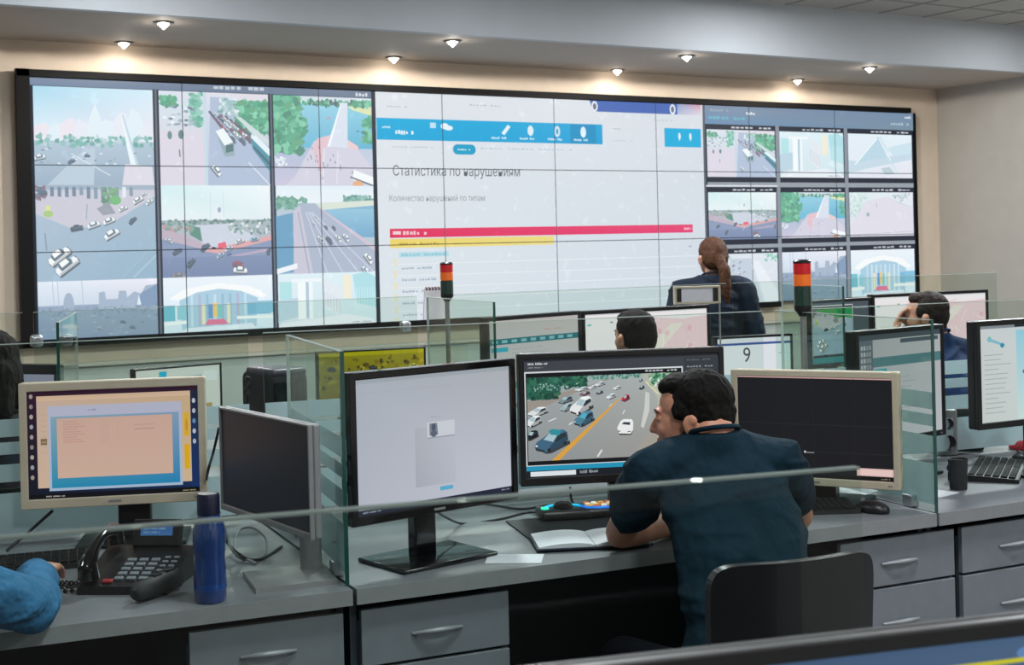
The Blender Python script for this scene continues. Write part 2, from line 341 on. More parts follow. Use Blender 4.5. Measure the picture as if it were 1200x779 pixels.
def feed_square(A):       # square with pale sky, red bus and dark road
    c = Canvas(A); c.grad(0, 0, A, .4, '#cfe9ea', '#e6eeee', '#eef3f3', '#dfe9e9')
    c.line(A * .44, .08, A * .44, .36, .006, '#c5d3d6'); c.line(A * .56, .08, A * .56, .36, .006, '#c5d3d6'); c.poly([(A * .44, .4), (A * .5, .2), (A * .58, .4)], '#e6ebef'); c.ell(A * .52, .27, .02, .03, '#8f9bb5')
    c.grad(0, .38, A, .62, '#9fa9ae', '#b3b2bd'); c.trees(0, .38, A, .42, 46, .022, ['#5f7f72', '#4a6a60', '#88a096'])
    c.poly([(A * .3, .44), (A * .6, .42), (A * .95, .62), (A * .6, .7), (A * .35, .66)], '#c8ccd8'); c.poly([(A * .24, .44), (A * .34, .46), (A * .36, .62), (A * .25, .54)], '#3f7a5e')
    c.trees(A * .02, .42, A * .28, .5, 20, .025, ['#4f8f78', '#7a9a8a', '#b58a80']); c.trees(A * .6, .42, A * .98, .54, 30, .025, ['#7c9a8f', '#9aaea6', '#5f7f78', '#d8dfe0'])
    c.poly([(0, .5), (A * .15, .55), (A * .5, .72), (A, .6), (A, 1), (0, 1)], '#7a86a8'); c.poly([(0, .48), (A * .1, .5), (A * .45, .68), (A * .42, .72), (0, .58)], '#b9a2b0')
    c.poly([(A * .36, .72), (A, .56), (A, .61), (A * .5, .75)], '#d99a98'); c.poly([(A * .6, .78), (A, .7), (A, .73), (A * .6, .8)], '#b49ab0')
    c.grad(0, .78, A, 1, '#6f7ba0', '#5f6d94')
    c.poly([(A * .5, .64), (A * .57, .62), (A * .58, .68), (A * .5, .7)], '#e0304a')
    for (x, y, L, a, q) in ((.06, .6, .09, .5, '#c8d0dc'), (.13, .72, .11, -.5, '#2a3044'), (.25, .85, .12, -.9, '#23283a'), (.38, .68, .12, -.7, '#303a4a'), (.52, .77, .1, -.5, '#a9c2d6'), (.6, .7, .1, -.4, '#cdd6e2'), (.7, .62, .11, -.3, '#e6dfe0'), (.84, .6, .1, -.1, '#8fb8cc'), (.68, .87, .13, .1, '#a02d48'), (.7, .94, .16, .1, '#f0f2f6'), (.97, .74, .09, -1.2, '#39435a'), (.14, .98, .14, .1, '#8a7a78'), (.6, .76, .06, -.4, '#4a60a0')):
        c.car(A * x, y, L, a, q)
    return c
def feed_river(A):        # wide road bridge over a river
    c = Canvas(A); c.rect(0, 0, A, 1, '#aebfca'); c.grad(0, 0, A, .2, '#dfe9ef', '#e8eef2'); c.trees(0, .14, A * .3, .26, 50, .035, ['#5f9a80', '#4f8a70', '#7cb096']); c.trees(A * .68, .12, A, .2, 40, .03, ['#5f9a88', '#4f8a78', '#86b4a8'])
    c.rect(A * .5, .05, A * .68, .2, '#e6ebf0'); c.poly([(A * .45, .26), (A, .2), (A, .6), (A * .75, .55)], '#6fa9c8'); c.grad(A * .5, .27, A, .6, '#86b9d2', '#5b9abf')
    c.poly([(0, .35), (A * .2, .3), (A * .18, .98), (0, 1)], '#4f8fb4'); c.poly([(A * .4, .2), (A, .17), (A, .23), (A * .46, .28)], '#d6dccb')
    c.poly([(A * .18, .26), (A * .26, .2), (A * .38, .2), (A, .72), (A, 1), (A * .16, 1)], '#a4abbf')
    c.poly([(A * .17, .3), (A * .24, .22), (A * .36, 1), (A * .17, 1)], '#c3bccb'); c.line(A * .22, .3, A * .32, 1, .012, '#8f96ae'); c.poly([(A * .44, .25), (A, .7), (A, .76), (A * .42, .25)], '#cbb7c4')
    for k in range(4): c.line(A * (.3 + .02 * k), .3, A * (.5 + .16 * k), 1, .008, '#d5dae4')
    c.poly([(0, .94), (A * .2, .88), (A * .2, .94), (0, 1)], '#eef0f4')
    for (x, y, L, q) in ((.4, .36, .05, '#dfe4ec'), (.38, .44, .06, '#e8ecf2'), (.5, .48, .06, '#3c4256'), (.58, .49, .065, '#3a3f50'), (.44, .62, .1, '#e6eaf0'), (.53, .63, .11, '#4a5268'), (.62, .61, .1, '#eef0f4'), (.7, .6, .11, '#e8ecf0'), (.93, .85, .14, '#f4f6f8'), (.9, .99, .13, '#dfe9ee')):
        c.car(A * x, y, L, .95, q)
    return c
def feed_haze(A):         # hazy skyline over a dim blue crossing
    c = Canvas(A); c.grad(0, 0, A, .5, '#dfe6ef', '#c6d0de', '#e9e6ee', '#c3cad8'); c.grad(0, .42, A, 1, '#8798b0', '#6c7fa0', '#8496ac', '#74869f')
    for x in (.12, .16, .36): c.line(A * x, 0, A * (x + .01), .45, .012, '#a8b4c6')
    c.ell(A * .25, .4, .09, .2, '#98a6ba', 12); c.poly([(A * .5, .5), (A * .5, .22), (A * .55, .2), (A * .56, .34), (A * .66, .34), (A * .67, .2), (A * .73, .2), (A * .74, .32), (A * .8, .22), (A * .86, .26), (A * .9, .12), (A * 1, .1), (A * 1, .55)], '#9aa8bd')
    c.poly([(A * .8, .5), (A * .86, .25), (A * 1, .1), (A, .5)], '#6f86a8'); c.poly([(A * .82, .46), (A * .84, .28), (A * .86, .46)], '#dbe6ee')
    c.trees(0, .46, A, .6, 60, .03, ['#7c90a6', '#70859c', '#8a9cb0', '#65798f'])
    for k in range(40):
        x, y = random.uniform(0, A), random.uniform(.6, .98); c.poly([(x, y), (x + random.uniform(.05, .16), y + random.uniform(-.03, .03)), (x + .05, y + .02)], random.choice(['#8fa3b8', '#9db0c2', '#5d708c', '#7f92ac']), keep=k % 10 != 0)
    for (x, y) in ((.5, .84), (.7, .75), (.78, .85), (.3, .8)): c.car(A * x, y, .11, .2, random.choice(['#a9b6c2', '#5a6a80']))
    return c
def feed_expo(A):         # curved roof building with coloured entrance
    c = Canvas(A); c.grad(0, 0, A, 1, '#e9eef4', '#cfe3ec'); c.poly([(A * .05, .38), (A * .2, .2), (A * .5, .12), (A * .8, .2), (A * .95, .38), (A * .9, .42), (A * .7, .28), (A * .5, .22), (A * .3, .28), (A * .12, .42)], '#f6f9fb')
    c.poly([(A * .14, .42), (A * .3, .28), (A * .5, .23), (A * .7, .28), (A * .86, .42), (A * .84, .95), (A * .16, .95)], '#9fc3d6')
    for k in range(8): c.rect(A * (.24 + k * .07), .32, A * (.262 + k * .07), .9, random.choice(['#bcd8e4', '#86aec6', '#cfe2ea', '#a9a8c4']), keep=k > 0)
    c.rect(0, .5, A * .1, .78, '#53b3c4'); c.rect(A * .12, .52, A * .2, .76, '#7fc4d0'); c.rect(A * .76, .5, A * .98, .72, '#5faacb'); c.rect(A * .84, .48, A, .7, '#6fb4d2')
    c.poly([(0, .8), (A * .2, .78), (A * .2, .84), (0, .86)], '#eef4f8'); c.poly([(A * .66, .74), (A, .76), (A, .8), (A * .66, .8)], '#f2f6fa')
    c.rect(A * .34, .5, A * .37, .86, '#e8e0b0'); c.rect(A * .57, .5, A * .6, .86, '#e8e0b8'); c.rect(A * .4, .5, A * .44, .76, '#3f86c8'); c.rect(A * .44, .48, A * .48, .74, '#f0c050'); c.rect(A * .48, .52, A * .52, .76, '#66c0b8')
    c.poly([(A * .36, .88), (A * .4, .78), (A * .54, .78), (A * .58, .88)], '#e0517e'); c.poly([(A * .2, .92), (A * .8, .88), (A * .85, 1), (A * .15, 1)], '#d9e6ee'); return c
def feed_columns(A):      # washed out white columns
    c = Canvas(A); c.grad(0, 0, A, 1, '#dbeaee', '#d3dbe2', '#d8ebf0', '#c9e0e4')
    c.rect(A * .02, .15, A * .14, .5, '#a9dcdc'); c.poly([(0, .5), (A * .2, .45), (A * .22, .8), (0, .9)], '#b4ccd8')
    c.rect(A * .2, .12, A * .28, .86, '#f2f6f8'); c.rect(A * .31, .12, A * .35, .86, '#eef3f6'); c.rect(A * .28, .12, A * .31, .84, '#a8bdd0'); c.rect(A * .14, .1, A * .44, .16, '#eef2f4')
    c.poly([(A * .45, .1), (A * .65, .3), (A * .62, .85), (A * .45, .62)], '#dfe4e8')
    for k in range(6): c.line(A * (.47 + .03 * k), .36 + .03 * k, A * (.47 + .03 * k), .62 + .03 * k, .01, '#a9b8c4', keep=k > 0)
    c.rect(A * .66, .05, A * .74, .5, '#efe6c8'); c.poly([(A * .76, .05), (A * .9, 0), (A, .1), (A, .7), (A * .8, .6)], '#a6d8de')
    for k in range(7): c.line(A * (.8 + .028 * k), .3, A * (.79 + .03 * k), .72, .008, '#e4f2f2', keep=k > 0)
    c.poly([(A * .05, .92), (A * .7, .8), (A * .95, .9), (A, 1), (0, 1)], '#e6eaee'); c.dashes(A * .75, .95, A * .2, .02, '#56606c', 5); return c
def feed_pyramid(A):
    c = Canvas(A); c.grad(0, 0, A, 1, '#dfeaf1', '#dfe3ec', '#e2eef2', '#e4dfe8'); c.poly([(A * .1, .72), (A * .46, .06), (A * .62, .55), (A * .3, .66)], '#b3cfdc'); c.poly([(A * .46, .06), (A * .52, .06), (A * .8, .98), (A * .66, .7)], '#cddfe8')
    c.poly([(0, .6), (A * .2, .64), (A * .6, .52), (A, .4), (A, .56), (A * .3, .78), (0, .9)], '#bfd3de'); c.poly([(A * .6, .3), (A, .16), (A, .42), (A * .7, .5)], '#c6dde6'); c.line(A * .1, .7, A * .45, .1, .03, '#eef5f8'); c.line(A * .48, .1, A * .66, .6, .02, '#eef5f8')
    c.poly([(A * .5, .78), (A * .64, .74), (A * .72, .9), (A * .56, .92)], '#b6c6cc'); return c
def feed_plaza(A):
    c = Canvas(A); c.grad(0, 0, A, 1, '#d8e6ea', '#dcd6e0', '#e4e6ea', '#ddd8e2'); c.trees(0, 0, A * .25, .55, 40, .06, ['#cfe2dc', '#bcd6cc', '#dde8e6']); c.trees(A * .6, .04, A * .95, .2, 16, .045, ['#b6c4c8', '#9fb0b6', '#d5dde0'])
    c.poly([(A * .25, .2), (A * .6, .1), (A, .4), (A, 1), (0, 1), (0, .8)], '#ddd6e0'); c.ell(A * .28, .5, .05, .05, '#9aa4b4'); c.line(A * .42, .25, A * .42, .34, .012, '#6b7488'); c.line(A * .7, .2, A, .36, .01, '#aab4bc')
    c.line(0, .96, A, .9, .01, '#9fa8b4'); return c
def car_front(c, x0, y0, x1, y1, col, glass='#a9c4cc', mir=False, van=False):
    """three-quarter view of a car from above"""
    w_, h_ = x1 - x0, y1 - y0
    def T(pts): return [(x0 + (1 - a if mir else a) * w_, y0 + b * h_) for a, b in pts]
    g = hexc(col); dk = tuple(k * .5 for k in g); lt = tuple(min(1, k * 1.15) for k in g)
    c.poly(T([(.10, .88), (.34, 1.06), (.5, 1.04), (1.06, .66), (1.04, .5)]), (.045, .05, .055))
    c.poly(T([(0, .70), (.07, .52), (.36, .24), (.52, .04), (.84, 0), (.97, .12), (1, .45), (.92, .64), (.42, .96), (.30, 1), (.04, .90)]), g)
    c.poly(T([(.42, .96), (.92, .64), (1, .45), (.98, .2), (.66, .46), (.46, .72)]), dk)
    c.poly(T([(.46, .12), (.56, .03), (.84, .0), (.93, .07), (.70, .20)]), lt)
    c.poly(T([(.27, .42), (.46, .13), (.69, .21), (.55, .54)]), glass)
    c.poly(T([(.58, .53), (.72, .23), (.94, .12), (.95, .30), (.68, .52)]), (.02, .035, .045))
    c.poly(T([(.02, .76), (.30, .90), (.30, .99), (.05, .89)]), (.03, .035, .04))
    c.rect(*T([(.03, .66)])[0], *T([(.09, .73)])[0], (.8, .82, .8)); c.ell(*T([(.43, .9)])[0], w_ * .055, h_ * .09, (.02, .02, .025), 10, keep=True); c.ell(*T([(.9, .62)])[0], w_ * .05, h_ * .08, (.02, .02, .025), 10, keep=True)
def feed_highway(A, n=1.0):   # six-lane road picture shown on the nearest monitor
    c = Canvas(A); k_ = A / 1.52
    def q(*a): return [(x * k_, y) for x, y in a]
    c.grad(0, 0, A, 1, '#9fa9ab', '#8f9496', '#aeb4b2', '#9d9b96')
    c.poly(q((0, .28), (.6, .12), (.75, .06), (.9, .02), (.55, .16), (0, .44)), '#9b948c')
    c.trees(0, .0, .30 * k_, .25, 110, .05, DGREEN + ['#2f7060']); c.trees(.28 * k_, .0, .58 * k_, .13, 90, .035, DGREEN + ['#3a7a60']); c.trees(.62 * k_, -.02, 1.12 * k_, .045, 60, .025, ['#4f8f80', '#3f7a6c', '#7fa69c', '#9ab8b4'])
    c.trees(.05 * k_, .08, .5 * k_, .16, 22, .014, ['#8fb0a8', '#a9c4bc', '#5f8a80'])
    c.poly(q((1.16, .0), (1.52, .0), (1.52, 1), (1.1, 1), (1.3, .6), (1.28, .3), (1.14, .06)), '#b5b7ac'); c.trees(1.22 * k_, -.02, 1.52 * k_, .14, 70, .035, ['#3f8a5c', '#57a070', '#2f6f50', '#84b090', '#e4eae6'])
    c.line(1.17 * k_, .1, 1.3 * k_, .26, .02, '#d6d8b8'); c.line(1.2 * k_, .1, 1.36 * k_, .3, .012, '#c9ccae')
    c.poly(q((1.165, .22), (1.205, .24), (1.2, .45), (1.14, .66), (1.11, .64), (1.15, .42)), '#cdcfcb'); c.poly(q((1.2, .7), (1.26, .62), (1.3, 1), (1.02, 1)), '#a39f94')
    c.poly(q((.225, 1), (.905, .285), (.92, .285), (.60, .66), (.30, 1)), '#dda23e')
    for (x, y, X2, Y2, w_) in ((.675, .98, .72, .9, .022), (.935, .48, .955, .43, .012), (.2, .53, .28, .495, .012), (.4, .58, .44, .55, .014), (.8, .38, .83, .35, .008)): c.line(x * k_, y, X2 * k_, Y2, w_, '#dfe1e0')
    small = ((.465, .13, .60, .185, '#dfe4e6'), (.595, .115, .68, .165, '#e2e6e8'), (.655, .075, .765, .135, '#d9dee0'), (.51, .185, .615, .24, '#8a5f66'), (.67, .185, .745, .232, '#59656c'), (.77, .225, .865, .295, '#e4e8ea'), (.84, .135, .92, .185, '#e2e6e8'), (.92, .245, 1.005, .33, '#b8344a'), (1.1, .145, 1.155, .195, '#3f484e'), (1.1, .06, 1.14, .1, '#77848a'), (.295, .23, .44, .325, '#7d9298'), (.318, .315, .435, .42, '#9db3b5'), (.41, .245, .634, .466, '#e6e9ea'), (.0, .35, .19, .466, '#dfe3e5'), (-.03, .45, .13, .59, '#e4e7e8'), (-.04, .626, .10, .745, '#1c2228'), (.447, .417, .644, .603, '#4e7f94'), (.06, .63, .39, .90, '#3f6680'))
    for x0, y0, x1, y1, col in small: car_front(c, x0 * k_, y0, x1 * k_, y1, col, '#4fb0c8' if col in ('#4e7f94',) else '#a9c4cc')
    c.poly(q((.20, .64), (.24, .62), (.33, .64), (.30, .70), (.22, .69)), '#2f8f9c')
    # white car driving away
    c.poly(q((.88, .70), (.9, .73), (1.01, .735), (1.035, .68)), (.05, .05, .055)); c.poly(q((.873, .64), (.91, .56), (.94, .54), (1.02, .545), (1.035, .58), (1.03, .68), (1.005, .72), (.89, .71)), '#eceeee'); c.poly(q((.92, .60), (.94, .575), (1.005, .58), (1.0, .615)), '#39424a'); c.poly(q((.945, .55), (.955, .545), (1.01, .548), (1.005, .575), (.945, .572)), '#f4f5f5'); c.poly(q((.88, .675), (.905, .68), (.905, .69), (.88, .687)), '#5a4040'); c.poly(q((.975, .69), (1.01, .685), (1.01, .695), (.975, .70)), '#5a4040')
    return c
def feed_road_pale(A):
    c = Canvas(A); c.grad(0, 0, A, 1, '#d6dde4', '#c9d0da', '#dfe2e8', '#d2d6de'); c.trees(0, .0, A * .3, .16, 30, .04, ['#8fbfb2', '#6fa899', '#b4d2cc']); c.trees(A * .8, .02, A, .16, 14, .04, ['#7cc0a8', '#9fd0c0'])
    c.poly([(A * .3, .1), (A * .6, .1), (A * .75, 1), (A * .15, 1)], '#bcc6d2'); c.poly([(A * .62, .15), (A * .72, .15), (A, .8), (A, 1), (A * .8, 1)], '#e6e9ee')
    for k in range(30): c.car(A * random.uniform(.02, .5), random.uniform(.12, .6), random.uniform(.05, .1), -.4, random.choice(CARS))
    c.car(A * .42, .85, .2, 1.5, '#f0f2f6'); c.line(A * .6, .2, A * .72, 1, .01, '#f0f2f6'); return c
def map_pink(A):
    c = Canvas(A); c.grad(0, 0, A, 1, '#ece9ea', '#e8e6e8'); c.poly([(A * .28, .12), (A * .5, .08), (A * .8, .14), (A, .1), (A, 1), (A * .3, 1), (A * .24, .5)], '#e9cdd2')
    c.poly([(A * .5, .5), (A * .7, .2), (A * .8, .2), (A * .6, .6), (A * .5, .66)], '#e6e0d6'); 
    for k in range(26): x, y = random.uniform(A * .25, A), random.uniform(.1, 1); c.line(x, y, x + random.uniform(-.3, .3), y + random.uniform(-.2, .3), .008, random.choice(['#f4eef0', '#f6f0ee', '#dfb8c0']), keep=k % 6 != 0)
    for k in range(14): x, y = random.uniform(A * .3, A), random.uniform(.12, 1); c.poly([(x, y), (x + .08, y + .02), (x + .06, y + .1), (x - .02, y + .07)], random.choice(['#e4b9c2', '#efd6d8', '#e8c4ca']), keep=k % 6 != 0)
    c.rect(A * .02, .14, A * .05, .17, '#7fc4c4'); c.rect(A * .2, .12, A * .22, .14, '#5f7a80'); c.rect(A * .26, .3, A * .27, 1, '#d8d6d8'); c.rect(0, 0, A, .015, '#c8cccf'); return c

# ------------------------------------------------------------------ materials
M_beige = mat('beige_wall_paint', '#dfcdb9', 0.75, var=.03, scale=6)
M_grey = mat('grey_wall_paint', '#b2ada5', 0.8, var=.03, scale=5)
M_soff = mat('soffit_paint', '#b6aba0', 0.7, var=.02, scale=4)
M_fasc = mat('fascia_paint', '#c3c7cc', 0.7, var=.02, scale=4)
M_floor = mat('floor_vinyl', '#5d5f60', 0.4, var=.12, scale=9)
M_tile = mat('ceiling_tile', '#b5b2ae', 0.9, var=.05, scale=60, bump=.2)
M_grid = mat('ceiling_grid', '#a19f9b', 0.5)
M_desk = mat('desk_laminate', '#74777c', 0.38, var=.05, scale=40)
M_desk_edge = mat('desk_edge_band', '#858789', 0.45)
M_draw = mat('drawer_laminate', '#757b82', 0.5, var=.05, scale=22)
M_carc = mat('cabinet_carcass', '#323b43', 0.6)
M_knee_shade = mat('modesty_panel', '#1c242c', 0.6)  # kneehole shade put into the panel colour
M_chrome = mat('brushed_steel', '#b6bbbf', 0.3, metal=.9)
M_blk = mat('black_plastic', '#141416', 0.38, spec=.5)
M_blkgloss = mat('gloss_black_plastic', '#0b0b0d', 0.12, coat=.3)
M_blkm = mat('matte_black_plastic', '#1d1f22', 0.65)
M_cream = mat('cream_plastic', '#b9b09a', 0.45)
M_silver = mat('silver_plastic', '#8b8d8e', 0.4, metal=.3)
M_key = mat('key_plastic', '#15171b', 0.75, var=.1, spec=.2)
M_white = mat('white_paper', '#d5d8de', 0.7, var=.02)
M_glass = glass_mat('clear_glass', '#f3f8f5', .8)
M_gedge = mat('glass_edge_green', '#1d4a42', 0.15, spec=.8)
M_gpale = glass_mat('glass_edge_pale', '#dfe8e3', 1.0, frost='#c3ccc7', frost_amt=.6)
M_gfore = glass_mat('glass_edge_grey', '#b8c4be', .06, frost='#98a29d', frost_amt=.7)
M_frost = glass_mat('frosted_film', '#dfe9e8', .6, frost='#c6d8dc', frost_amt=.88)
M_skin = mat('skin', '#b98268', 0.5, var=.07, scale=25)
M_skin2 = mat('skin_light', '#bd8a72', 0.5, var=.07, scale=25)
M_hair = mat('black_hair', '#0d0a08', 0.75, var=.5, scale=110, bump=.25, spec=.15)
M_hairb = mat('auburn_hair', '#4c301f', 0.7, var=.35, scale=60, bump=.3, spec=.25)
M_hairg = mat('dark_brown_hair', '#241c18', 0.7, var=.4, scale=90, bump=.25, spec=.2)
M_screen = screen_mat('display_glow', .93)
M_feed = screen_mat('video_glow', 1.0, grain=.05, gscale=9, rough=.5)
M_dim = screen_mat('dim_display_glow', 0.5, rough=.3)

# ------------------------------------------------------------------ the room
def struct(mb, name, m, **k):
    o = mb.build(name, m, **k); o['kind'] = 'structure'; return o
T = .12
struct(MB().box(((U0 + WALL_R) / 2, (V0 + WALL_V) / 2, -.05), (WALL_R - U0 + 2 * T, WALL_V - V0 + 2 * T, .1)), 'floor', M_floor)
struct(MB().box(((U0 + WALL_R) / 2, WALL_V + T / 2, CEIL / 2), (WALL_R - U0 + 2 * T, T, CEIL)), 'wall_front', M_beige)
struct(MB().box((WALL_R + T / 2, (V0 + WALL_V) / 2, CEIL / 2), (T, WALL_V - V0, CEIL)), 'wall_right', M_grey)
struct(MB().box((U0 - T / 2, (V0 + WALL_V) / 2, CEIL / 2), (T, WALL_V - V0, CEIL)), 'wall_left', M_grey)
struct(MB().box(((U0 + WALL_R) / 2, V0 - T / 2, CEIL / 2), (WALL_R - U0 + 2 * T, T, CEIL)), 'wall_back', M_grey)
# tiled ceiling: tiles with a fine grid, as one surface
cb = MB()
cb.box(((U0 + WALL_R) / 2, (V0 + FASC_V) / 2, CEIL + .05), (WALL_R - U0 + 2 * T, FASC_V - V0 + .2, .08))
struct(cb, 'ceiling', M_tile)
gb = MB()
k = U0 + .3
while k < WALL_R: gb.box((k, (V0 + FASC_V) / 2, CEIL + .006), (.014, FASC_V - V0, .008)); k += .6
k = FASC_V - .6
while k > V0: gb.box(((U0 + WALL_R) / 2, k, CEIL + .005), (WALL_R - U0, .014, .008)); k -= .6
struct(gb, 'trim_1', M_grid)
struct(MB().box(((U0 + WALL_R) / 2, (FASC_V + WALL_V) / 2 + .02, (SOFF + CEIL) / 2 + .04), (WALL_R - U0, WALL_V - FASC_V - .04, CEIL - SOFF + .08)), 'trim_2', [M_soff])
struct(MB().box(((U0 + WALL_R) / 2, FASC_V, (SOFF + CEIL) / 2 + .03), (WALL_R - U0, .08, CEIL - SOFF + .06)), 'trim_3', M_fasc)
# wainscot and rail under the video wall
M_wains = mat('wainscot_paint', '#b9bdb9', 0.6, var=.03, scale=5)
struct(MB().box(((U0 + WALL_R) / 2, WALL_V - .012, .37), (WALL_R - U0, .024, .68)), 'trim_4', M_wains)
struct(MB().box(((U0 + WALL_R) / 2, WALL_V - .03, .71), (WALL_R - U0, .06, .035), bev=.008), 'trim_5', mat('rail_paint', '#bdb7ab', .5))
struct(MB().box(((U0 + WALL_R) / 2, WALL_V - .02, .05), (WALL_R - U0, .035, .1), bev=.006), 'baseboard_front', M_grid)
struct(MB().box((WALL_R - .02, (V0 + WALL_V) / 2, .05), (.035, WALL_V - V0 - .1, .1), bev=.006), 'baseboard_right', M_grid)

def area(loc, size, power, col=(1, 1, 1), rot=(0, 0, 0), parent=None):
    l = bpy.data.lights.new('lamp_light', 'AREA'); l.energy = power; l.size = size; l.color = col; l.shape = 'SQUARE'
    o = bpy.data.objects.new('lamp_light', l); COL.objects.link(o); o.location = loc; o.rotation_euler = rot
    if parent: o.parent = parent
    return o
M_diff = mat('lamp_diffuser', '#f0f4f8', .6, emit='#eef4ff', es=3.0)
def ceiling_panel(u, v, power, label, first=[None]):
    t = thing('ceiling_light', label, 'ceiling light', (u, v, CEIL), 0, 'recessed square ceiling panels')
    fr = MB()
    for sx in (-1, 1): fr.box((sx * .29, 0, -.008), (.02, .6, .016)); fr.box((0, sx * .29, -.008), (.56, .02, .016))
    fr.build('frame', M_white, t); MB().box((0, 0, -.003), (.56, .56, .006)).build('diffuser', M_diff, t)
    area((0, 0, -.03), .55, power, (.93, .97, 1.0), parent=t)
for i, u in enumerate((-1.0, 2.4, 5.2, 8.0, 12.0 - .6)):
    ceiling_panel(u, 8.55, PANEL_W * (.3, 1.0, .12, 1.1, .5)[i], ['square ceiling panel light at the far left before the soffit', 'square ceiling panel light before the soffit above the left of the video wall', 'square ceiling panel light before the soffit above the middle of the video wall', 'square ceiling panel light before the soffit above the right of the video wall', 'square ceiling panel light beside the right wall'][i])
for i, (u, v) in enumerate(((-1, 4.4), (3.2, 5.6), (7.4, 5.6), (11, 5.0), (1.8, 1.6), (6.4, 1.6), (.8, -1.2), (4.6, -1.2))):
    ceiling_panel(u, v, ROOM_W * (.35, 1.7, 2.4, 2.0, .6, 1.0, 1.0, 1.1)[i], ['square ceiling panel light over the left aisle', 'square ceiling panel light over the second row of consoles, left', 'square ceiling panel light over the second row of consoles, right', 'square ceiling panel light near the right wall over the aisle', 'square ceiling panel light over the front console row, left', 'square ceiling panel light over the front console row, right', 'unseen fill panel light added at the back of the room, left', 'unseen fill panel light added at the back of the room, right'][i])  # the two back panels are unseen fill, added to brighten the drawers

# soffit spot lamps
M_spot = mat('spot_glass', '#ffffff', .3, emit='#fff2e0', es=22.0)
M_ring = mat('spot_ring', '#6b6a68', .3, metal=.8)
def spot(u, v, label):
    t = thing('spotlight', label, 'spotlight', (u, v, SOFF), 0, 'recessed spotlights in the soffit')
    MB().lathe([(.062, -.002), (.075, -.004), (.075, -.012), (.05, -.016), (.045, -.004)], n=28).build('ring', M_ring, t, smooth=True)
    MB().lathe([(.040, -.004), (.042, -.014), (.030, -.028), (.015, -.042), (.003, -.055)], n=24).build('bulb', M_spot, t, smooth=True)
    l = bpy.data.lights.new('spot_light', 'POINT'); l.energy = SPOT_W * (.3 if v > 10.5 else 1.1); l.color = (1, .95, .88); l.shadow_soft_size = .03
    o = bpy.data.objects.new('spot_light', l); COL.objects.link(o); o.location = (0, 0, -.085); o.parent = t
    l = bpy.data.lights.new('beam_light', 'SPOT'); l.energy = BEAM_W * (.02 if v > 10.5 else 1.0); l.color = (1, .95, .88); l.shadow_soft_size = .05; l.spot_size = math.radians(179); l.spot_blend = .03
    o = bpy.data.objects.new('beam_light', l); COL.objects.link(o); o.location = (0, 0, -.075); o.parent = t
ORD = ['leftmost', 'second from the left', 'third from the left', 'rightmost']
for i, u in enumerate((2.92, 5.33, 7.76, 10.06)): spot(u, 9.96, 'lit recessed spotlight near the soffit front edge, %s of that row' % ORD[i])
for i, u in enumerate((2.90, 5.29, 7.71, 10.05)): spot(u, 11.0, 'lit recessed spotlight close above the beige wall, %s of that row' % ORD[i])

# ------------------------------------------------------------------ the video wall (8 x 3 displays)
SU0, SU1, SZ0, SZ1 = 2.18, 11.855, .925, 2.985
SV = 11.09
WA = (SU1 - SU0) / (SZ1 - SZ0)
def X(u): return (u - SU0) / (SZ1 - SZ0)
def Y(z): return (SZ1 - z) / (SZ1 - SZ0)
vc = Canvas(WA)
vc.rect(0, 0, WA, 1, '#1b2430')
top = 0
def win(feed, u0, z1, u1, z0):
    global top
    f = feed((u1 - u0) / (z1 - z0)); f.p = [(l, [(a, b, tuple(min(1, k_ * .93 + h_ * .17) for k_, h_ in zip(c, (.66, .84, .98)))) for a, b, c in q]) for l, q in f.p]; L = vc.paste(f, X(u0), Y(z1), X(u1), Y(z0)); return L  # pale blue haze mixed into every feed colour
vc.grad(0, 0, X(5.125), Y(2.922), '#8593a8', '#748aa6', '#72829a', '#6c7c92')
vc.dashes(X(3.66), Y(2.975), .22, .014, '#c7d0dc', 4); vc.dashes(X(4.95), Y(2.965), .06, .016, '#d8dee6', 2)
cols = ((2.205, 3.145), (3.195, 4.135), (4.18, 5.1)); rows = ((2.918, 2.142), (2.142, 1.382), (1.382, .925))
vc.L += 1; Lm = vc.L
for ci, fs in enumerate(((feed_avenue, feed_crossing, feed_haze), (feed_buses, feed_square, feed_expo), (feed_bridge, feed_river, feed_columns))):
    for ri, f in enumerate(fs):
        vc.L = Lm; win(f, cols[ci][0], rows[ri][0], cols[ci][1], rows[ri][1])
vc.L = Lm
for x in (3.145, 4.135): vc.rect(X(x), Y(2.925), X(x + .05), 1, '#39404c'); vc.rect(X(x + .017), Y(2.925), X(x + .033), 1, '#6d7683')
vc.rect(X(5.1), 0, X(5.145), 1, '#2b323c')
# statistics page in the middle
vc.grad(X(5.14), 0, X(8.835), 1, '#e2e8ee', '#dfe8ef', '#dde3ea', '#d4dfe9')
vc.grad(X(5.145), Y(2.75), X(7.575), Y(2.555), '#19b0e2', '#12aade', '#18a8da', '#12a2d8'); vc.rect(X(7.2), Y(2.745), X(7.5), Y(2.56), '#1593c6')
vc.rect(X(8.33), Y(2.735), X(8.795), Y(2.545), '#12b0e0'); 
for u in (8.52, 8.66): vc.ell(X(u), Y(2.655), .008, .018, '#dff3fa', 10); vc.rect(X(u) - .003, Y(2.65), X(u) + .003, Y(2.61), '#dff3fa')
vc.poly([(X(7.43), 0), (X(8.5), 0), (X(8.5), Y(2.875)), (X(7.47), Y(2.875))], '#4a6cb8'); vc.grad(X(8.5), 0, X(8.8), Y(2.875), '#8fa2cc', '#b9c4dc', '#d89ab0', '#e4dbe4')
for u in (7.49, 8.44): vc.ell(X(u), Y(2.925), .018, .026, '#e9edf4', 14); vc.ell(X(u), Y(2.925), .01, .016, '#6b7690', 12)
vc.poly([(X(6.43), Y(2.64)), (X(6.5), Y(2.72)), (X(6.53), Y(2.7)), (X(6.46), Y(2.62))], '#e2f4fb')
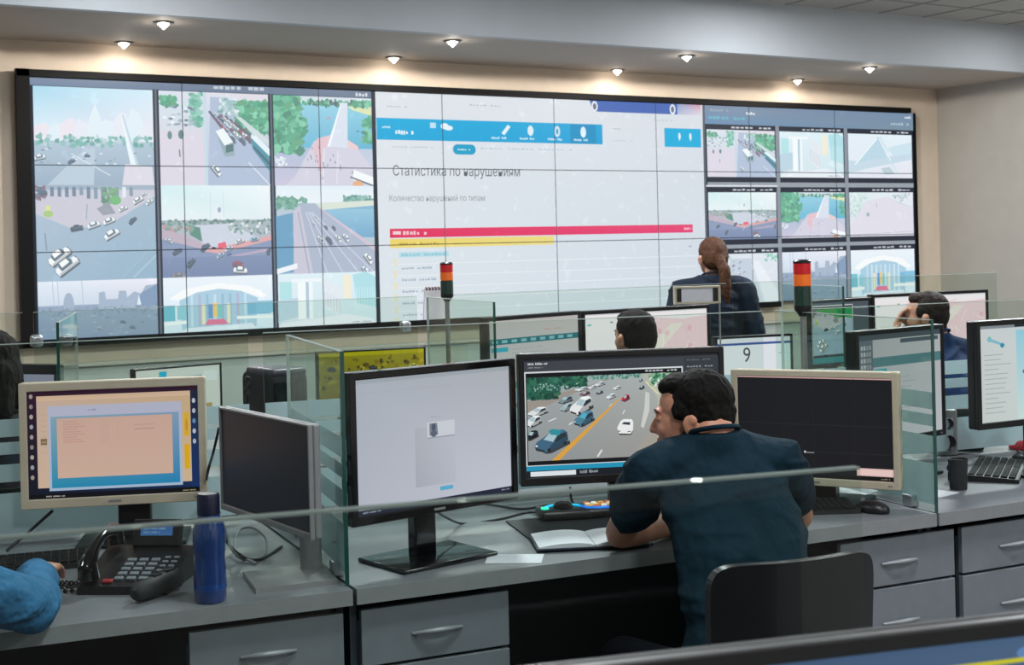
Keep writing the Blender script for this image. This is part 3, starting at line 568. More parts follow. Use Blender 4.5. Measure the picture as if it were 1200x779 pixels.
vc.ell(X(6.75), Y(2.67), .016, .024, '#dff2fa'); vc.ell(X(7.05), Y(2.67), .016, .026, '#cfeaf6'); vc.ell(X(7.35), Y(2.67), .016, .026, '#dff2fa'); vc.ell(X(7.05), Y(2.67), .006, .014, '#159ccd')
vc.poly([(X(5.68), Y(2.72)), (X(5.74), Y(2.72)), (X(5.74), Y(2.67)), (X(5.68), Y(2.67))], '#bfe6f5'); vc.ell(X(5.83), Y(2.69), .02, .014, '#e8f6fb'); vc.ell(X(5.87), Y(2.675), .022, .011, '#e8f6fb')
for u, n in ((6.32, 4), (6.63, 4), (6.94, 4), (7.24, 4)): vc.dashes(X(u), Y(2.605), .08, .011, '#c9ebf7', n)
vc.dashes(X(5.2), Y(2.68), .04, .011, '#bfe6f5', 2); vc.dashes(X(5.33), Y(2.645), .09, .02, '#e6f6fb', 3)
vc.dashes(X(5.3), Y(2.5), .2, .006, '#b9c9d4', 6); vc.dashes(X(6.2), Y(2.5), .5, .006, '#b4cbd8', 9); vc.dashes(X(5.25), Y(2.86), .1, .006, '#b9c3cc', 3); vc.dashes(X(6.1), Y(2.9), .16, .006, '#b4bec8', 4)
vc.ell(X(5.955), Y(2.48), .022, .023, '#12a2cc'); vc.ell(X(6.105), Y(2.48), .022, .023, '#12a2cc'); vc.rect(X(5.955), Y(2.527), X(6.105), Y(2.433), '#12a2cc'); vc.dashes(X(5.96), Y(2.49), .065, .01, '#c5ebf4', 3)
vc.text(X(5.29), Y(2.235), .062, '\u0421\u0442\u0430\u0442\u0438\u0441\u0442\u0438\u043a\u0430 \u043f\u043e \u043d\u0430\u0440\u0443\u0448\u0435\u043d\u0438\u044f\u043c', '#5f686f', sx=.78)
vc.text(X(5.25), Y(2.005), .038, '\u041a\u043e\u043b\u0438\u0447\u0435\u0441\u0442\u0432\u043e \u043d\u0430\u0440\u0443\u0448\u0435\u043d\u0438\u0439 \u043f\u043e \u0442\u0438\u043f\u0430\u043c', '#8f989f', sx=.78)
vc.dashes(X(7.7), Y(2.72), .05, .007, '#b0bac2', 2); vc.dashes(X(7.7), Y(2.6), .12, .005, '#c5ced5', 3); vc.dashes(X(8.2), Y(2.82), .12, .008, '#c5ced5', 3)
vc.grad(X(5.25), Y(1.758), X(8.66), Y(1.676), '#e63560', '#e22f5e', '#ea4a78', '#e64477'); vc.rect(X(5.28), Y(1.735), X(5.36), Y(1.705), '#f6d4dc'); vc.dashes(X(5.38), Y(1.735), .12, .018, '#f4c8d2', 3); vc.dashes(X(8.55), Y(1.732), .045, .014, '#f6d4dc', 3)
vc.grad(X(5.25), Y(1.665), X(6.98), Y(1.585), '#efd768', '#f2dc74', '#eddc80', '#f0e08c'); vc.dashes(X(5.34), Y(1.63), .2, .01, '#c8ae4a', 5)
vc.rect(X(5.34), Y(1.545), X(5.84), Y(1.5), '#b6dfea'); vc.dashes(X(5.36), Y(1.53), .22, .01, '#93c8d8', 5)
for k in range(7):
    z = 1.44 - k * .105; vc.rect(X(5.25), Y(z), X(8.7), Y(z - .006), '#eef4f8'); vc.dashes(X(5.36), Y(z - .03), .15 + .02 * (k % 3), .01, '#a9b9c6', 5); vc.rect(X(5.28), Y(z + .05), X(5.31), Y(z - .02), '#e9e6c8')
vc.rect(X(8.6), Y(1.54), X(8.64), Y(1.53), '#9aa6b0')
# right block of nine camera windows
vc.grad(X(8.835), 0, WA, Y(2.79), '#7f93ac', '#6f93b8', '#7a90ae', '#7d95a8')
vc.dashes(X(8.92), Y(2.95), .12, .014, '#9aaabc', 3); vc.dashes(X(9.4), Y(2.93), .06, .016, '#e6ecf2', 2); vc.dashes(X(8.9), Y(2.87), .24, .014, '#6fb8c8', 4); vc.dashes(X(11.5), Y(2.87), .14, .014, '#a9c4cc', 3); vc.dashes(X(11.72), Y(2.95), .05, .014, '#e6ecf2', 2)
vc.rect(X(8.82), 0, X(8.85), 1, '#5a6470')
rc = ((8.86, 9.79), (9.84, 10.775), (10.83, 11.83)); rr = ((2.79, 2.19), (2.14, 1.54), (1.5, .925))
Lm = vc.L + 1
for ri, fs in enumerate(((feed_buses, feed_columns, feed_pyramid), (feed_square, feed_bridge, feed_plaza), (feed_road_pale, feed_haze, feed_expo))):
    for ci, f in enumerate(fs):
        (a, b), (zt, zb) = rc[ci], rr[ri]
        vc.L = Lm; vc.rect(X(a), Y(zt), X(b), Y(zb), '#262d3a'); hb = .055
        win(f, a + .008, zt - hb, b - .008, zb + (hb if ri < 2 else 0)); vc.L = Lm + 1
        vc.dashes(X(a + (b - a) * .36), Y(zt - .018), (X(b) - X(a)) * .6, .01, '#c6ccd6', 4)
vc.L = Lm + 140
for x in (9.79, 10.775): vc.rect(X(x), Y(2.79), X(x + .05), 1, '#8f98a4')
for zt, zb in ((2.19, 2.14), (1.54, 1.5)): vc.rect(X(8.86), Y(zt), X(11.83), Y(zb), '#9aa2ac', keep=True)
vc.rect(X(8.84), Y(2.16), X(9.8), Y(2.145), '#dfe6ec')
print('canvas layers', vc.L, 'polys', len(vc.p))

vw = thing('video_wall', 'large wall of joined displays showing street cameras and a statistics page', 'video wall', (SU0, SV, 0))
fb = MB(); bt = .085
fb.box(((SU1 - SU0) / 2, .055, (SZ0 + SZ1) / 2), (SU1 - SU0 + .01, .05, SZ1 - SZ0 + .01))
fb.build('mounting_frame', M_blkm, vw)
eb = MB()
Wd = SU1 - SU0
eb.box((Wd / 2 - .06 - .02, -.005, SZ1 + .03), (Wd + .04, .07, .055)); eb.box((3.8 - .05, -.005, SZ0 - .03), (Wd * .68 + 1.2, .07, .052)); eb.box((Wd * .925, .005, SZ0 - .022), (Wd * .15 , .06, .03))
eb.box((-.055, -.005, (SZ0 + SZ1) / 2 + .002), (.1, .07, SZ1 - SZ0 + .115)); eb.box((Wd + .01, .0, (SZ0 + SZ1) / 2), (.02, .06, SZ1 - SZ0))
eb.build('edge_trim', mat('trim_black', '#0b0909', .6, spec=.2), vw)
pw, ph = (SU1 - SU0) / 8, (SZ1 - SZ0) / 3
for r in range(3):
    for c_ in range(8):
        x0, z1 = c_ * pw, SZ1 - r * ph
        hb = MB(); hb.box((x0 + pw / 2, .012, z1 - ph / 2), (pw - .001, .03, ph - .001)); p = hb.build('display_panel', mat('panel_bezel', '#202833', .5), vw)
        g = .0035
        S_ = (SZ1 - SZ0)
        vc.mesh('picture', M_feed, p, lambda a, b, d: (a * S_, -.004 - d, SZ1 - b * S_), eps=.00004, rect=((x0 + g) / S_, (r * ph + g) / S_, (x0 + pw - g) / S_, ((r + 1) * ph - g) / S_))

# ------------------------------------------------------------------ console row A (nearest full row)
DZ = .75
FA = [(-1.2, 3.29), (0.52, 3.105), (1.305, 3.0), (1.9, 2.935), (3.07, 2.815), (3.43, 2.785), (5.0, 2.66)]
NA = Vector((.115, .993))
def front_v(F, u):
    for (a, b), (c, d) in zip(F, F[1:]):
        if a <= u <= c: return b + (d - b) * (u - a) / (c - a)
    return F[0][1] if u < F[0][0] else F[-1][1]
def worktop(F, N, u0, u1, depth, z, label, th=.036):
    us = [u0] + [p[0] for p in F if u0 < p[0] < u1] + [u1]
    fr = [(u, front_v(F, u)) for u in us]; re = [(a + N[0] * depth, b + N[1] * depth) for a, b in fr][::-1]
    t = thing('worktop', label, 'desk', (fr[0][0], fr[0][1], 0), 0, None)
    o = fr[0]
    loc = [(a - o[0], b - o[1]) for a, b in fr + re]
    mb = MB().prism(loc, z - th, z); mb.build('desk_board', M_desk, t)
    e = MB(); fl = [(a - o[0], b - o[1]) for a, b in fr]
    strip = fl + [(a - .0, b - .004) for a, b in fl][::-1]
    e.prism(strip, z - th - .001, z + .0008); e.build('edge_band', M_desk_edge, t)
    mp = [(a - o[0] + N[0] * (depth - .12), b - o[1] + N[1] * (depth - .12)) for a, b in fr]
    MB().prism(mp + [(a, b + .018) for a, b in mp][::-1], .04, z - th).build('modesty_panel', M_knee_shade, t)
    for (a, b) in (fl[0], fl[-1]):
        s = MB()
        sg = .012 if (a, b) == fl[0] else -.012
        s.prism([(a + sg - .009, b + .05), (a + sg + .009, b + .05), (a + sg + .009 + N[0] * (depth - .2), b + .05 + N[1] * (depth - .2)), (a + sg - .009 + N[0] * (depth - .2), b + .05 + N[1] * (depth - .2))], 0, z - th)
        s.build('side_panel', M_carc, t)
    return t
worktop(FA, NA, -.5, 1.30, 1.06, DZ, 'grey worktop with the desk phone and blue bottle on it')
worktop(FA, NA, 1.31, 3.065, 1.06, DZ, 'grey worktop the man in the dark shirt leans on')
worktop(FA, NA, 3.075, 4.9, 1.06, DZ, 'grey worktop at the right with a keyboard and small speaker on it')

def handle_bow(mb, x, y, z, L=.13):
    pts = []
    for k in range(9):
        t = k / 8; pts.append((x - L / 2 + L * t, y - .004 - .022 * math.sin(PI * t), z - .004 + .006 * math.sin(PI * t)))
    mb.tube(pts, [.004 + .0035 * math.sin(PI * k / 8) for k in range(9)], 8)
def pedestal(u0, u1, label, hs=(.145, .2, .2)):
    v0, v1 = front_v(FA, u0) + .03, front_v(FA, u1) + .03
    w_ = math.hypot(u1 - u0, v1 - v0); a = math.atan2(v1 - v0, u1 - u0)
    t = thing('drawer_cabinet', label, 'drawer cabinet', (u0, v0, 0), a, 'drawer cabinets under the nearest worktops')
    MB().box((w_ / 2, .29, .35), (w_, .54, .62)).build('body', M_carc, t)
    z = .694
    for h in hs:
        d = MB().box((w_ / 2, .008, z - h / 2), (w_ - .006, .018, h - .008), bev=.002).build('drawer', M_draw, t)
        hb = MB(); handle_bow(hb, w_ / 2, 0, z - h * .5); hb.build('drawer_handle', mat('handle_satin', '#9a9ea2', .5, metal=.4), d, smooth=60)
        z -= h
    MB().box((w_ / 2, .28, .02), (w_ - .04, .48, .04)).build('plinth', M_blkm, t)
pedestal(.925, 1.292, 'grey drawer cabinet left of the gap, under the blue bottle')
pedestal(1.33, 1.722, 'grey drawer cabinet under the large white-screen monitor')
pedestal(2.745, 3.166, 'grey drawer cabinet right behind the black chair, under the computer mouse')
pedestal(3.19, 3.62, 'grey drawer cabinet at the right edge under the right worktop')
pedestal(-.3, .12, 'grey drawer cabinet under the far left end of the worktop')

# a direction through the photograph, used to find where things stand
def ray(px, py):
    xc = (px - 600) / F_PX; yc = (py - HOR) / F_PX; x = xc - ROLL * yc; yd = yc + ROLL * xc
    return Vector((x * math.cos(YAW) + math.sin(YAW), -x * math.sin(YAW) + math.cos(YAW), -yd))
# glass screens --------------------------------------------------
BANDS = [(.02, .14), (.172, .222), (.25, .285), (.30, .35)]
def glass_screen(p0, p1, z0, z1, label, bands=True, name='glass_divider', th=.010, bscale=1.0, group=None, edge=None, clips=()):
    p0 = Vector(p0); p1 = Vector(p1); z0 += .001; d = p1 - p0; L = d.length; a = math.atan2(d.y, d.x)
    t = thing(name, label, 'glass screen', (p0.x, p0.y, z0), a, group)
    H = z1 - z0
    MB().box((L / 2, 0, H / 2), (L - .004, th - .002, H - .004)).build('pane', M_glass, t)
    e = MB()
    e.box((L / 2, 0, H - .0012), (L - .006, th, .0024)); e.build('top_edge', edge or M_gpale, t)
    if not edge:
        for x, m_ in ((.0015, M_gedge), (L - .0015, M_gpale))[:2 if name == 'glass_divider' else 0]: MB().box((x, 0, H / 2), (.003, th, H)).build('polished_edge', m_, t)
    if bands:
        for k, (b0, b1) in enumerate(BANDS):
            b0, b1 = b0 * bscale, b1 * bscale
            MB().box((L / 2, -th / 2 - .0008, (b0 + b1) / 2), (L - .008, .001, b1 - b0)).build('frosted_band', M_frost, t)
    for px_, py_ in clips:
        q_ = ray(px_, py_); q_ = q_ * ((p0.y + p1.y) / 2 / q_.y); x = (q_.x - p0.x) / math.cos(a); zz = q_.z + EYE - z0
        MB().box((x, 0, zz), (.05, th + .03, .05), bev=.012).build('glass_clip', M_chrome, t, smooth=30); MB().cyl((x, -th / 2 - .022, zz), (x, -th / 2 - .012, zz), .014, n=16).build('clip_screw', M_silver, t, smooth=40)
    for x in (.12, L - .12):
        MB().box((x, 0, .019), (.045, th + .02, .036), bev=.004).build('clamp', M_chrome, t)
    return t
def rearA(u): v = front_v(FA, u); d_ = 1.05 - .08 * max(0, u - .4); return (u + NA.x * d_, v + NA.y * d_)
GZ = 1.315
glass_screen((1.303, 3.035), (1.303 + .155, 3.035 + .76), DZ, GZ, 'upright glass divider between the blue bottle and the large white-screen monitor')
glass_screen((3.07, 2.815), (3.07 + .125, 2.815 + .79), DZ, GZ, 'upright glass divider right of the cream monitor with the black picture')
glass_screen(rearA(-.45), rearA(1.29), DZ, GZ, 'striped glass screen behind the cream monitor at the left', name='glass_screen')
glass_screen(rearA(1.33), rearA(3.05), DZ, GZ, 'striped glass screen behind the road-camera monitor', name='glass_screen')
glass_screen(rearA(3.1), rearA(4.85), DZ, GZ, 'striped glass screen behind the right-hand worktop', name='glass_screen')

# ------------------------------------------------------------------ monitors
def at(px, py, d): r = ray(px, py) * d; return Vector((r.x, r.y, r.z + EYE))
def on(px, py, z=DZ): r = ray(px, py); return Vector((r.x, r.y, r.z)) * ((z - EYE) / r.z) + Vector((0, 0, EYE))

def monitor(label, L, R, ztop, H, content, house=None, bez=(.018, .018, .022), desk=DZ, stand='square', scr=None, depth=.045, name='monitor', neck=None, group=None, strength=None, badge=True, standm=None, off=.0, neckoff=0.0):
    """L, R: plan points of the left and right lower front corners as seen by the viewer"""
    L = Vector(L[:2]); R = Vector(R[:2]); d = R - L; W = d.length; a = math.atan2(d.y, d.x)
    c = (L + R) / 2; house = house or M_blk; scr = scr or M_screen; standm = standm or house
    n = Vector((-math.sin(a), math.cos(a)))   # away from the viewer
    org = c + n * .09
    t = thing(name, label, 'monitor', (org.x, org.y, desk), a, group)
    zt = ztop - desk; zb = zt - H; y0 = -.09
    bs, bt_, bb = bez
    h = MB()
    h.box((0, y0 + depth / 2 + .008, zt - H / 2), (W, depth - .01, H), bev=.006)
    for sx in (-1, 1): h.box((sx * (W / 2 - bs / 2), y0 + .006, zt - H / 2), (bs, .013, H), bev=.003)
    h.box((0, y0 + .006, zt - bt_ / 2), (W - .004, .0128, bt_), bev=.003); h.box((0, y0 + .006, zb + bb / 2), (W - .004, .0128, bb), bev=.003)
    h.box((0, y0 + depth + .012, zt - H * .5), (W * .55, .03, H * .5), bev=.012)
    h.build('housing', house, t)
    sw, sh = W - 2 * bs, H - bt_ - bb
    cv = content(sw / sh)
    cv.mesh('screen', scr, t, lambda x, y, z: (-sw / 2 + x * sh, y0 + .0078 - .002 - z, zt - bt_ - y * sh), eps=.000018)
    if badge: MB().box((0, y0 - .001, zb + bb * .5), (.035, .0015, .006)).build('badge', M_silver, t)
    MB().box((W / 2 - .03, y0 - .001, zb + bb * .5), (.012, .0015, .004)).build('power_button', M_silver, t)
    nw, nt_ = neck or (.07, .035)
    if stand:
        MB().box((neckoff, y0 + depth + .035, (zb + H * .3) / 2 + .004), (nw, nt_, zb + H * .3 - .008), bev=.006).build('stand_neck', standm, t)
        b = MB()
        if stand == 'square': b.box((neckoff, y0 + depth + .01, .006), (.30, .21, .011), bev=.004)
        elif stand == 'round': b.lathe([(.001, .0), (.12, .0), (.122, .006), (.11, .013), (.02, .017), (.002, .017)], (neckoff, y0 + depth + .02, 0), 40)
        b.build('stand_base', standm, t, smooth=30)
    return t

# --- contents of the desk monitors
def c_desktop(A):
    c = Canvas(A); c.grad(0, 0, A, 1, '#2a1226', '#0d1420', '#1b2238', '#0d2a52'); c.rect(0, 0, A, .04, '#2a1024'); c.grad(A * .955, .3, A, .97, '#1a2c50', '#102d5e')
    c.grad(A * .055, .045, A * .955, .90, '#bfa796', '#c9ae98', '#bfa482', '#c9b090')
    c.grad(A * .055, .045, A * .955, .09, '#c6a98e', '#cdb196')
    c.rect(A * .915, .25, A * .945, .47, '#cfa62a'); c.rect(A * .915, .55, A * .945, .78, '#d5a514'); c.ell(A * .93, .37, .012, .06, '#c88a28')
    c.rect(A * .075, .44, A * .112, .5, '#7e6a50'); 
    for k in range(8): c.rect(A * .08, .22 + .05 * k, A * .11, .226 + .05 * k, '#b59e8c', keep=k > 0)
    c.grad(A * .12, .14, A * .9, .93, '#aeb0c2', '#9fb4cc'); c.grad(A * .135, .24, A * .885, .905, '#7f9fae', '#1f86a8', '#7d98b2', '#1d7fae')
    c.grad(A * .17, .26, A * .845, .815, '#c4a394', '#c9aa98'); c.dashes(A * .35, .18, .08, .016, '#8d90a6', 2)
    for k in range(9): c.rect(A * .205, .285 + k * .024, A * (.29 + .02 * (k % 3)), .297 + k * .024, '#bd978a', keep=k > 0); c.rect(A * .42, .285 + k * .024, A * .47, .297 + k * .024, '#c0a294', keep=True); c.rect(A * .52, .285 + k * .024, A * .53, .297 + k * .024, '#c0a294', keep=True)
    c.rect(A * .62, .34, A * .74, .35, '#b8988c'); c.rect(A * .62, .38, A * .74, .388, '#a98c82')
    for k in range(9): c.ell(A * .024, .045 + k * .094, .017, .022, ['#9a9088', '#847c78', '#a79d92', '#8f97a0'][k % 4], 10)
    for k in range(5): c.ell(A * .975, .14 + k * .096, .016, .024, ['#b4b8c4', '#a9aebb', '#5f86a8'][k % 3], 10)
    c.rect(0, .955, A, 1, '#07080d'); c.dashes(A * .1, .972, .17, .014, '#a9a69e', 7); c.dashes(A * .9, .978, .12, .01, '#a9a06a', 5); return c
def c_white(A):
    c = Canvas(A); c.grad(0, 0, A, 1, '#a9b0ba', '#b3b8c4', '#acb1b8', '#c2c6d2'); c.grad(A * .36, .4, A * .62, .85, '#adb2ba', '#a6acb6', '#b8bdc8', '#b5bac6')
    c.rect(0, 0, A, .03, '#9ea6ae'); c.line(A * .03, .1, A * .6, .1, .003, '#a2a8ae'); c.dashes(A * .46, .33, .1, .006, '#8f969e', 5)
    c.poly([(A * .44, .37), (A * .62, .37), (A * .62, .49), (A * .44, .49)], '#c9ced4'); c.poly([(A * .44, .485), (A * .62, .485), (A * .62, .493), (A * .44, .493)], '#8f98a4'); c.poly([(A * .455, .38), (A * .505, .38), (A * .51, .47), (A * .455, .47)], '#78828f'); c.ell(A * .482, .41, .02, .03, '#4d5868'); c.ell(A * .482, .46, .03, .025, '#5a6474')
    c.ell(A * .56, .885, .035, .016, '#4fa6c8'); c.rect(A * .515, .87, A * .6, .9, '#58a9ca')
    c.rect(0, .955, A, 1, '#1b2236'); c.dashes(A * .03, .968, .16, .014, '#9aa2b0', 7); c.dashes(A * .93, .968, .08, .012, '#8f96a6', 4); return c
def c_road(A):
    c = Canvas(A); c.rect(0, 0, A, 1, '#3d4147'); c.rect(0, 0, A, .02, '#22252a'); c.dashes(A * .02, .028, .17, .022, '#c9cccf', 7); c.dashes(A * .02, .065, .13, .012, '#8c9095', 6)
    c.rect(A * .0, .105, A * .815, .98, '#d4dadd'); c.rect(A * .007, .118, A * .808, .9, '#0c0d10'); c.dashes(A * .62, .126, A * .17, .016, '#b9bcc0', 4)
    f = feed_highway(A * .79 / .70); c.L = c.paste(f, A * .012, .155, A * .802, .865) + 1
    c.rect(0, .905, A, .945, '#1e94b8'); c.rect(0, .945, A, 1, '#151a22'); c.rect(A * .02, .952, A * .25, .992, '#dfe6ea'); c.dashes(A * .27, .955, .16, .03, '#8f989e', 5)
    c.rect(A * .82, .03, A, .9, '#33383f')
    for k in range(14): c.dashes(A * .835, .045 + k * .058, random.uniform(.1, .24), .014, random.choice(['#8c9298', '#5f656c', '#b9bdc1']), 4)
    return c
def c_black(A):
    c = Canvas(A); c.rect(0, 0, A, 1, '#17181b'); c.rect(0, 0, A, .012, '#caa0a0')
    for y in (.47, .74): c.rect(0, y, A, y + .004, '#2c2d30')
    for x in (.5, .76): c.rect(A * x, 0, A * x + .004, 1, '#222326')
    c.ell(A * .25, .73, .022, .025, '#b02540', 12, .2); c.ell(A * .44, .745, .01, .012, '#cfd0d2', 8); c.rect(A * .445, .745, A * .5, .757, '#77797d'); c.rect(A * .77, .88, A, .955, '#d9b4b0'); c.rect(A * .78, .89, A * .99, .945, '#e6c6c0')
    c.rect(0, .962, A, 1, '#08090b'); c.dashes(A * .92, .972, .09, .014, '#8a8060', 3); return c
def c_off(A): c = Canvas(A); c.grad(0, 0, A, 1, '#15171b', '#191b20', '#0f1013', '#15171c'); return c
def c_teal(A):
    c = Canvas(A); c.grad(0, 0, A, 1, '#b2b0ae', '#b9bec2', '#b9b4b2', '#c0c4c8'); c.rect(0, .25, A, .33, '#2c6f78')
    for k in range(9): c.rect(A * (.03 + k * .105), .27, A * (.09 + k * .105), .31, '#7fb4ba', keep=k > 0)
    c.rect(A * .02, .37, A * .2, .43, '#38a3b4')
    for k in range(10): c.dashes(A * .24, .4 + k * .055, random.uniform(.3, .9), .012, '#9ea3a6', 7)
    c.rect(A * .02, .66, A * .2, .69, '#3a4a50'); c.rect(0, .86, A, .95, '#26a67c'); c.dashes(A * .6, .16, .4, .014, '#c48a8a', 5); return c
def c_video(A):
    c = Canvas(A); c.rect(0, 0, A, 1, '#4a545c'); c.rect(0, .04, A * .72, .96, '#b9c2c2'); c.rect(A * .02, .06, A * .71, .93, '#10141a'); f = feed_crossing(A * .68 / .74); c.L = c.paste(f, A * .025, .1, A * .705, .86) + 1
    c.poly([(A * .025, .1), (A * .705, .1), (A * .705, .28), (A * .3, .2)], '#4f9a58'); c.poly([(A * .42, .1), (A * .705, .1), (A * .705, .24), (A * .5, .26)], '#1f8a48'); c.rect(0, .9, A * .72, 1, '#1f7f88'); c.dashes(A * .76, .1, .3, .02, '#8f979c', 5); return c
def c_nine(A):
    c = Canvas(A); c.rect(0, 0, A, 1, '#dfe4ea'); c.rect(0, 0, A, .12, '#d5dae2'); c.rect(0, .1, A, .15, '#3d5a96'); c.text(A * .34, .52, .46, '9', '#4c5156', sx=.9)
    c.rect(A * .82, .15, A, 1, '#d3e6e9'); c.rect(A * .84, .34, A * .93, .37, '#9fcbd6'); return c
def c_yellow(A):
    c = Canvas(A); c.grad(0, 0, A, 1, '#968a14', '#7f6d16', '#a89814', '#705f16')
    for k in range(120): c.ell(random.uniform(0, A), random.uniform(.12, 1), random.uniform(.015, .06), random.uniform(.015, .045), random.choice(['#5e4a12', '#7a6414', '#a8961e', '#3c3010', '#b09c28', '#8c6f1a', '#4e3c28']), 8, .3, keep=k % 8 != 0)
    for k in range(7): c.car(A * (.12 + .13 * k), .3 + .12 * (k % 3), .16, .1, random.choice(['#5a4a20', '#d6c850', '#3a3020'])); 
    c.rect(0, 0, A, .07, '#b9ac14'); return c
def c_page(A):
    c = Canvas(A); c.rect(0, 0, A, 1, '#d9d9d6'); c.rect(A * .27, .05, A * .36, .2, '#22b3dc'); c.grad(A * .02, .17, A * .78, .32, '#8ea3b4', '#7b95a9'); c.rect(A * .8, .1, A * .97, .3, '#e2e6ea')
    for k in range(6): c.rect(A * .1, .4 + k * .08, A * .7, .41 + k * .08, '#bfc3c4', keep=k > 0)
    c.rect(A * .1, .75, A * .9, .84, '#b99a6a'); return c
def c_plan(A):
    c = Canvas(A); c.grad(0, 0, A, 1, '#c9cecf', '#c4ccc9', '#b4cfd6', '#c9dcd8'); c.rect(0, 0, A, .03, '#7f8890'); c.rect(A * .25, 0, A, .025, '#20282c')
    c.grad(A * .26, .06, A, 1, '#8fcadb', '#c6dcd8', '#6fbcd0', '#d0e0d4'); c.ell(A * .07, .14, .025, .03, '#4fc09a'); c.poly([(A * .06, .12), (A * .18, .2), (A * .17, .22), (A * .05, .15)], '#7fb8c8'); c.ell(A * .16, .21, .03, .025, '#2f8aa8')
    for k in range(13): c.rect(A * .03, .3 + k * .05, A * (.12 + .1 * random.random()), .308 + k * .05, '#9fa8aa', keep=k > 0)
    c.poly([(A * .4, .45), (A * .5, .4), (A * .6, .7), (A * .45, .75)], '#e0e6da'); c.poly([(A * .3, .5), (A * .34, .42), (A * .34, .58)], '#7a5a50'); c.poly([(A * .55, .1), (A, .2), (A, .6), (A * .7, .5)], '#a8d4c0'); return c
def c_table(A):
    c = Canvas(A); c.grad(0, 0, A, 1, '#9ba0a3', '#a6abb0', '#a9adb0', '#b4b8bc'); c.rect(0, 0, A, .05, '#3f4a50'); c.rect(0, .05, A * .17, 1, '#59636a')
    for r in range(5):
        for k in range(4): c.rect(A * (.03 + .032 * k), .1 + r * .06, A * (.052 + .032 * k), .14 + r * .06, '#c6cccf', keep=True)
    c.rect(A * .17, .22, A, .31, '#4d757a'); c.rect(A * .17, .33, A * .33, .38, '#35939c'); c.rect(A * .5, .06, A * .97, .1, '#46545c')
    for k in range(8): c.dashes(A * .36, .42 + k * .05, random.uniform(.2, .5), .01, '#8f9598', 5)
    return c

def fitmon(label, xl, yl, dl, xr, yr, dr, H, content, **kw):
    a = at(xl, yl, dl); b = at(xr, yr, dr); return monitor(label, a, b, (a.z + b.z) / 2, H, content, **kw)
# row A
fitmon('cream-framed monitor showing an open window on a dark desktop, behind the desk phone', 21, 445, 3.78, 240, 446, 3.86, .35, c_desktop, house=M_cream, bez=(.021, .024, .027), stand='square', neck=(.09, .05), standm=M_blk, scr=M_screen, neckoff=.045)
fitmon('large black monitor with an almost blank white picture, turned to the right', 409, 440, 3.34, 604, 418, 3.68, .378, c_white, bez=(.02, .019, .022), house=M_blkgloss)
fitmon('black monitor with cars on a highway, in front of the man in the dark shirt', 607, 417, 4.08, 848, 404, 4.18, .397, c_road, bez=(.018, .018, .026), stand='round')
fitmon('cream-framed monitor with a black picture, right of the man in the dark shirt', 856, 435, 4.28, 1052, 434, 4.04, .35, c_black, house=M_cream, bez=(.02, .02, .024), stand='square', neck=(.10, .05), standm=M_blk)
fitmon('switched-off dark monitor with a silver edge beside the glass divider', 256, 478, 3.70, 361, 496, 3.26, .277, c_off, house=M_silver, bez=(.006, .006, .016), stand=None, depth=.03, badge=False)
fitmon('black monitor with a grey table page, seen through the right glass divider', 1003, 389, 4.45, 1106, 379, 4.75, .385, c_table, bez=(.016, .016, .02), stand='square')
fitmon('black monitor showing a light blue plan, cut off by the right edge', 1144, 377, 4.45, 1310, 366, 4.75, .356, c_plan, bez=(.018, .018, .022), stand='square')
# stand of the switched-off monitor is separate in look: thick grey column and flat plate
mo = [o for o in bpy.data.objects if o.name.startswith('monitor') and o.get('label', '').startswith('switched-off')][0]
def to_local(root, p):
    bpy.context.view_layer.update(); return root.matrix_world.inverted() @ Vector(p)
q0 = to_local(mo, on(285, 675)); q1 = to_local(mo, on(300, 696)); q2 = to_local(mo, on(396, 684)); q3 = q0 + (q2 - q1)
MB().prism([(q.x, q.y) for q in (q0, q1, q2, q3)], .0, .012).build('stand_base', M_silver, mo)
n0 = to_local(mo, at(349, 540, 3.42)); n1 = to_local(mo, at(372, 540, 3.42)); nd = (n1 - n0); ndp = Vector((-nd.y, nd.x, 0)).normalized() * .035
base_c = (n0 + n1) / 2
MB().prism([(n0.x, n0.y), (n1.x, n1.y), (n1.x + ndp.x, n1.y + ndp.y), (n0.x + ndp.x, n0.y + ndp.y)], .012, base_c.z).build('stand_neck', M_silver, mo)
mid = Vector((0, -.06, base_c.z - .12)); e_ = base_c + ndp * .4; MB().cyl(mid, (e_.x, e_.y, base_c.z - .1), .022, .022, 14).build('tilt_joint', M_blk, mo, smooth=50)

# row B
fitmon('black monitor with a teal menu bar, left one of the pair behind the road-camera monitor', 570, 373, 5.75, 681, 363, 6.18, .352, c_teal, desk=DZ)
fitmon('black monitor with a pink map behind the seated man with short black hair', 682, 364, 6.2, 832, 357, 6.6, .352, map_pink, desk=DZ)
fitmon('black monitor with a green-edged street picture beside the right signal tower', 948, 354, 7.0, 1021, 346, 7.25, .352, c_video, desk=DZ)
fitmon('black monitor with a pink map behind the man with his hand to his face', 1022, 346, 7.25, 1158, 338, 7.6, .352, map_pink, desk=DZ)
# row C
DZC = .70
fitmon('small black monitor with a pale page above the cream monitor', 157, 431, 6.3, 260, 426, 6.6, .26, c_page, desk=DZC, bez=(.01, .01, .012))
fitmon('wide black monitor with a yellow street picture above the large white-screen monitor', 371, 411, 6.8, 499, 407, 7.0, .30, c_yellow, desk=DZC, bez=(.01, .01, .014))
fitmon('black monitor showing a large number nine', 838, 393, 7.05, 929, 392, 7.2, .27, c_nine, desk=DZ, bez=(.014, .014, .016))
fitmon('dark grey monitor at the left behind the cream monitor, with a lavender picture', 4, 425, 5.6, 66, 429, 5.5, .28, lambda A: (lambda c: (c.rect(0, 0, A, 1, '#7f8396'), c)[1])(Canvas(A)), desk=DZ, house=M_blkm, bez=(.014, .04, .016))

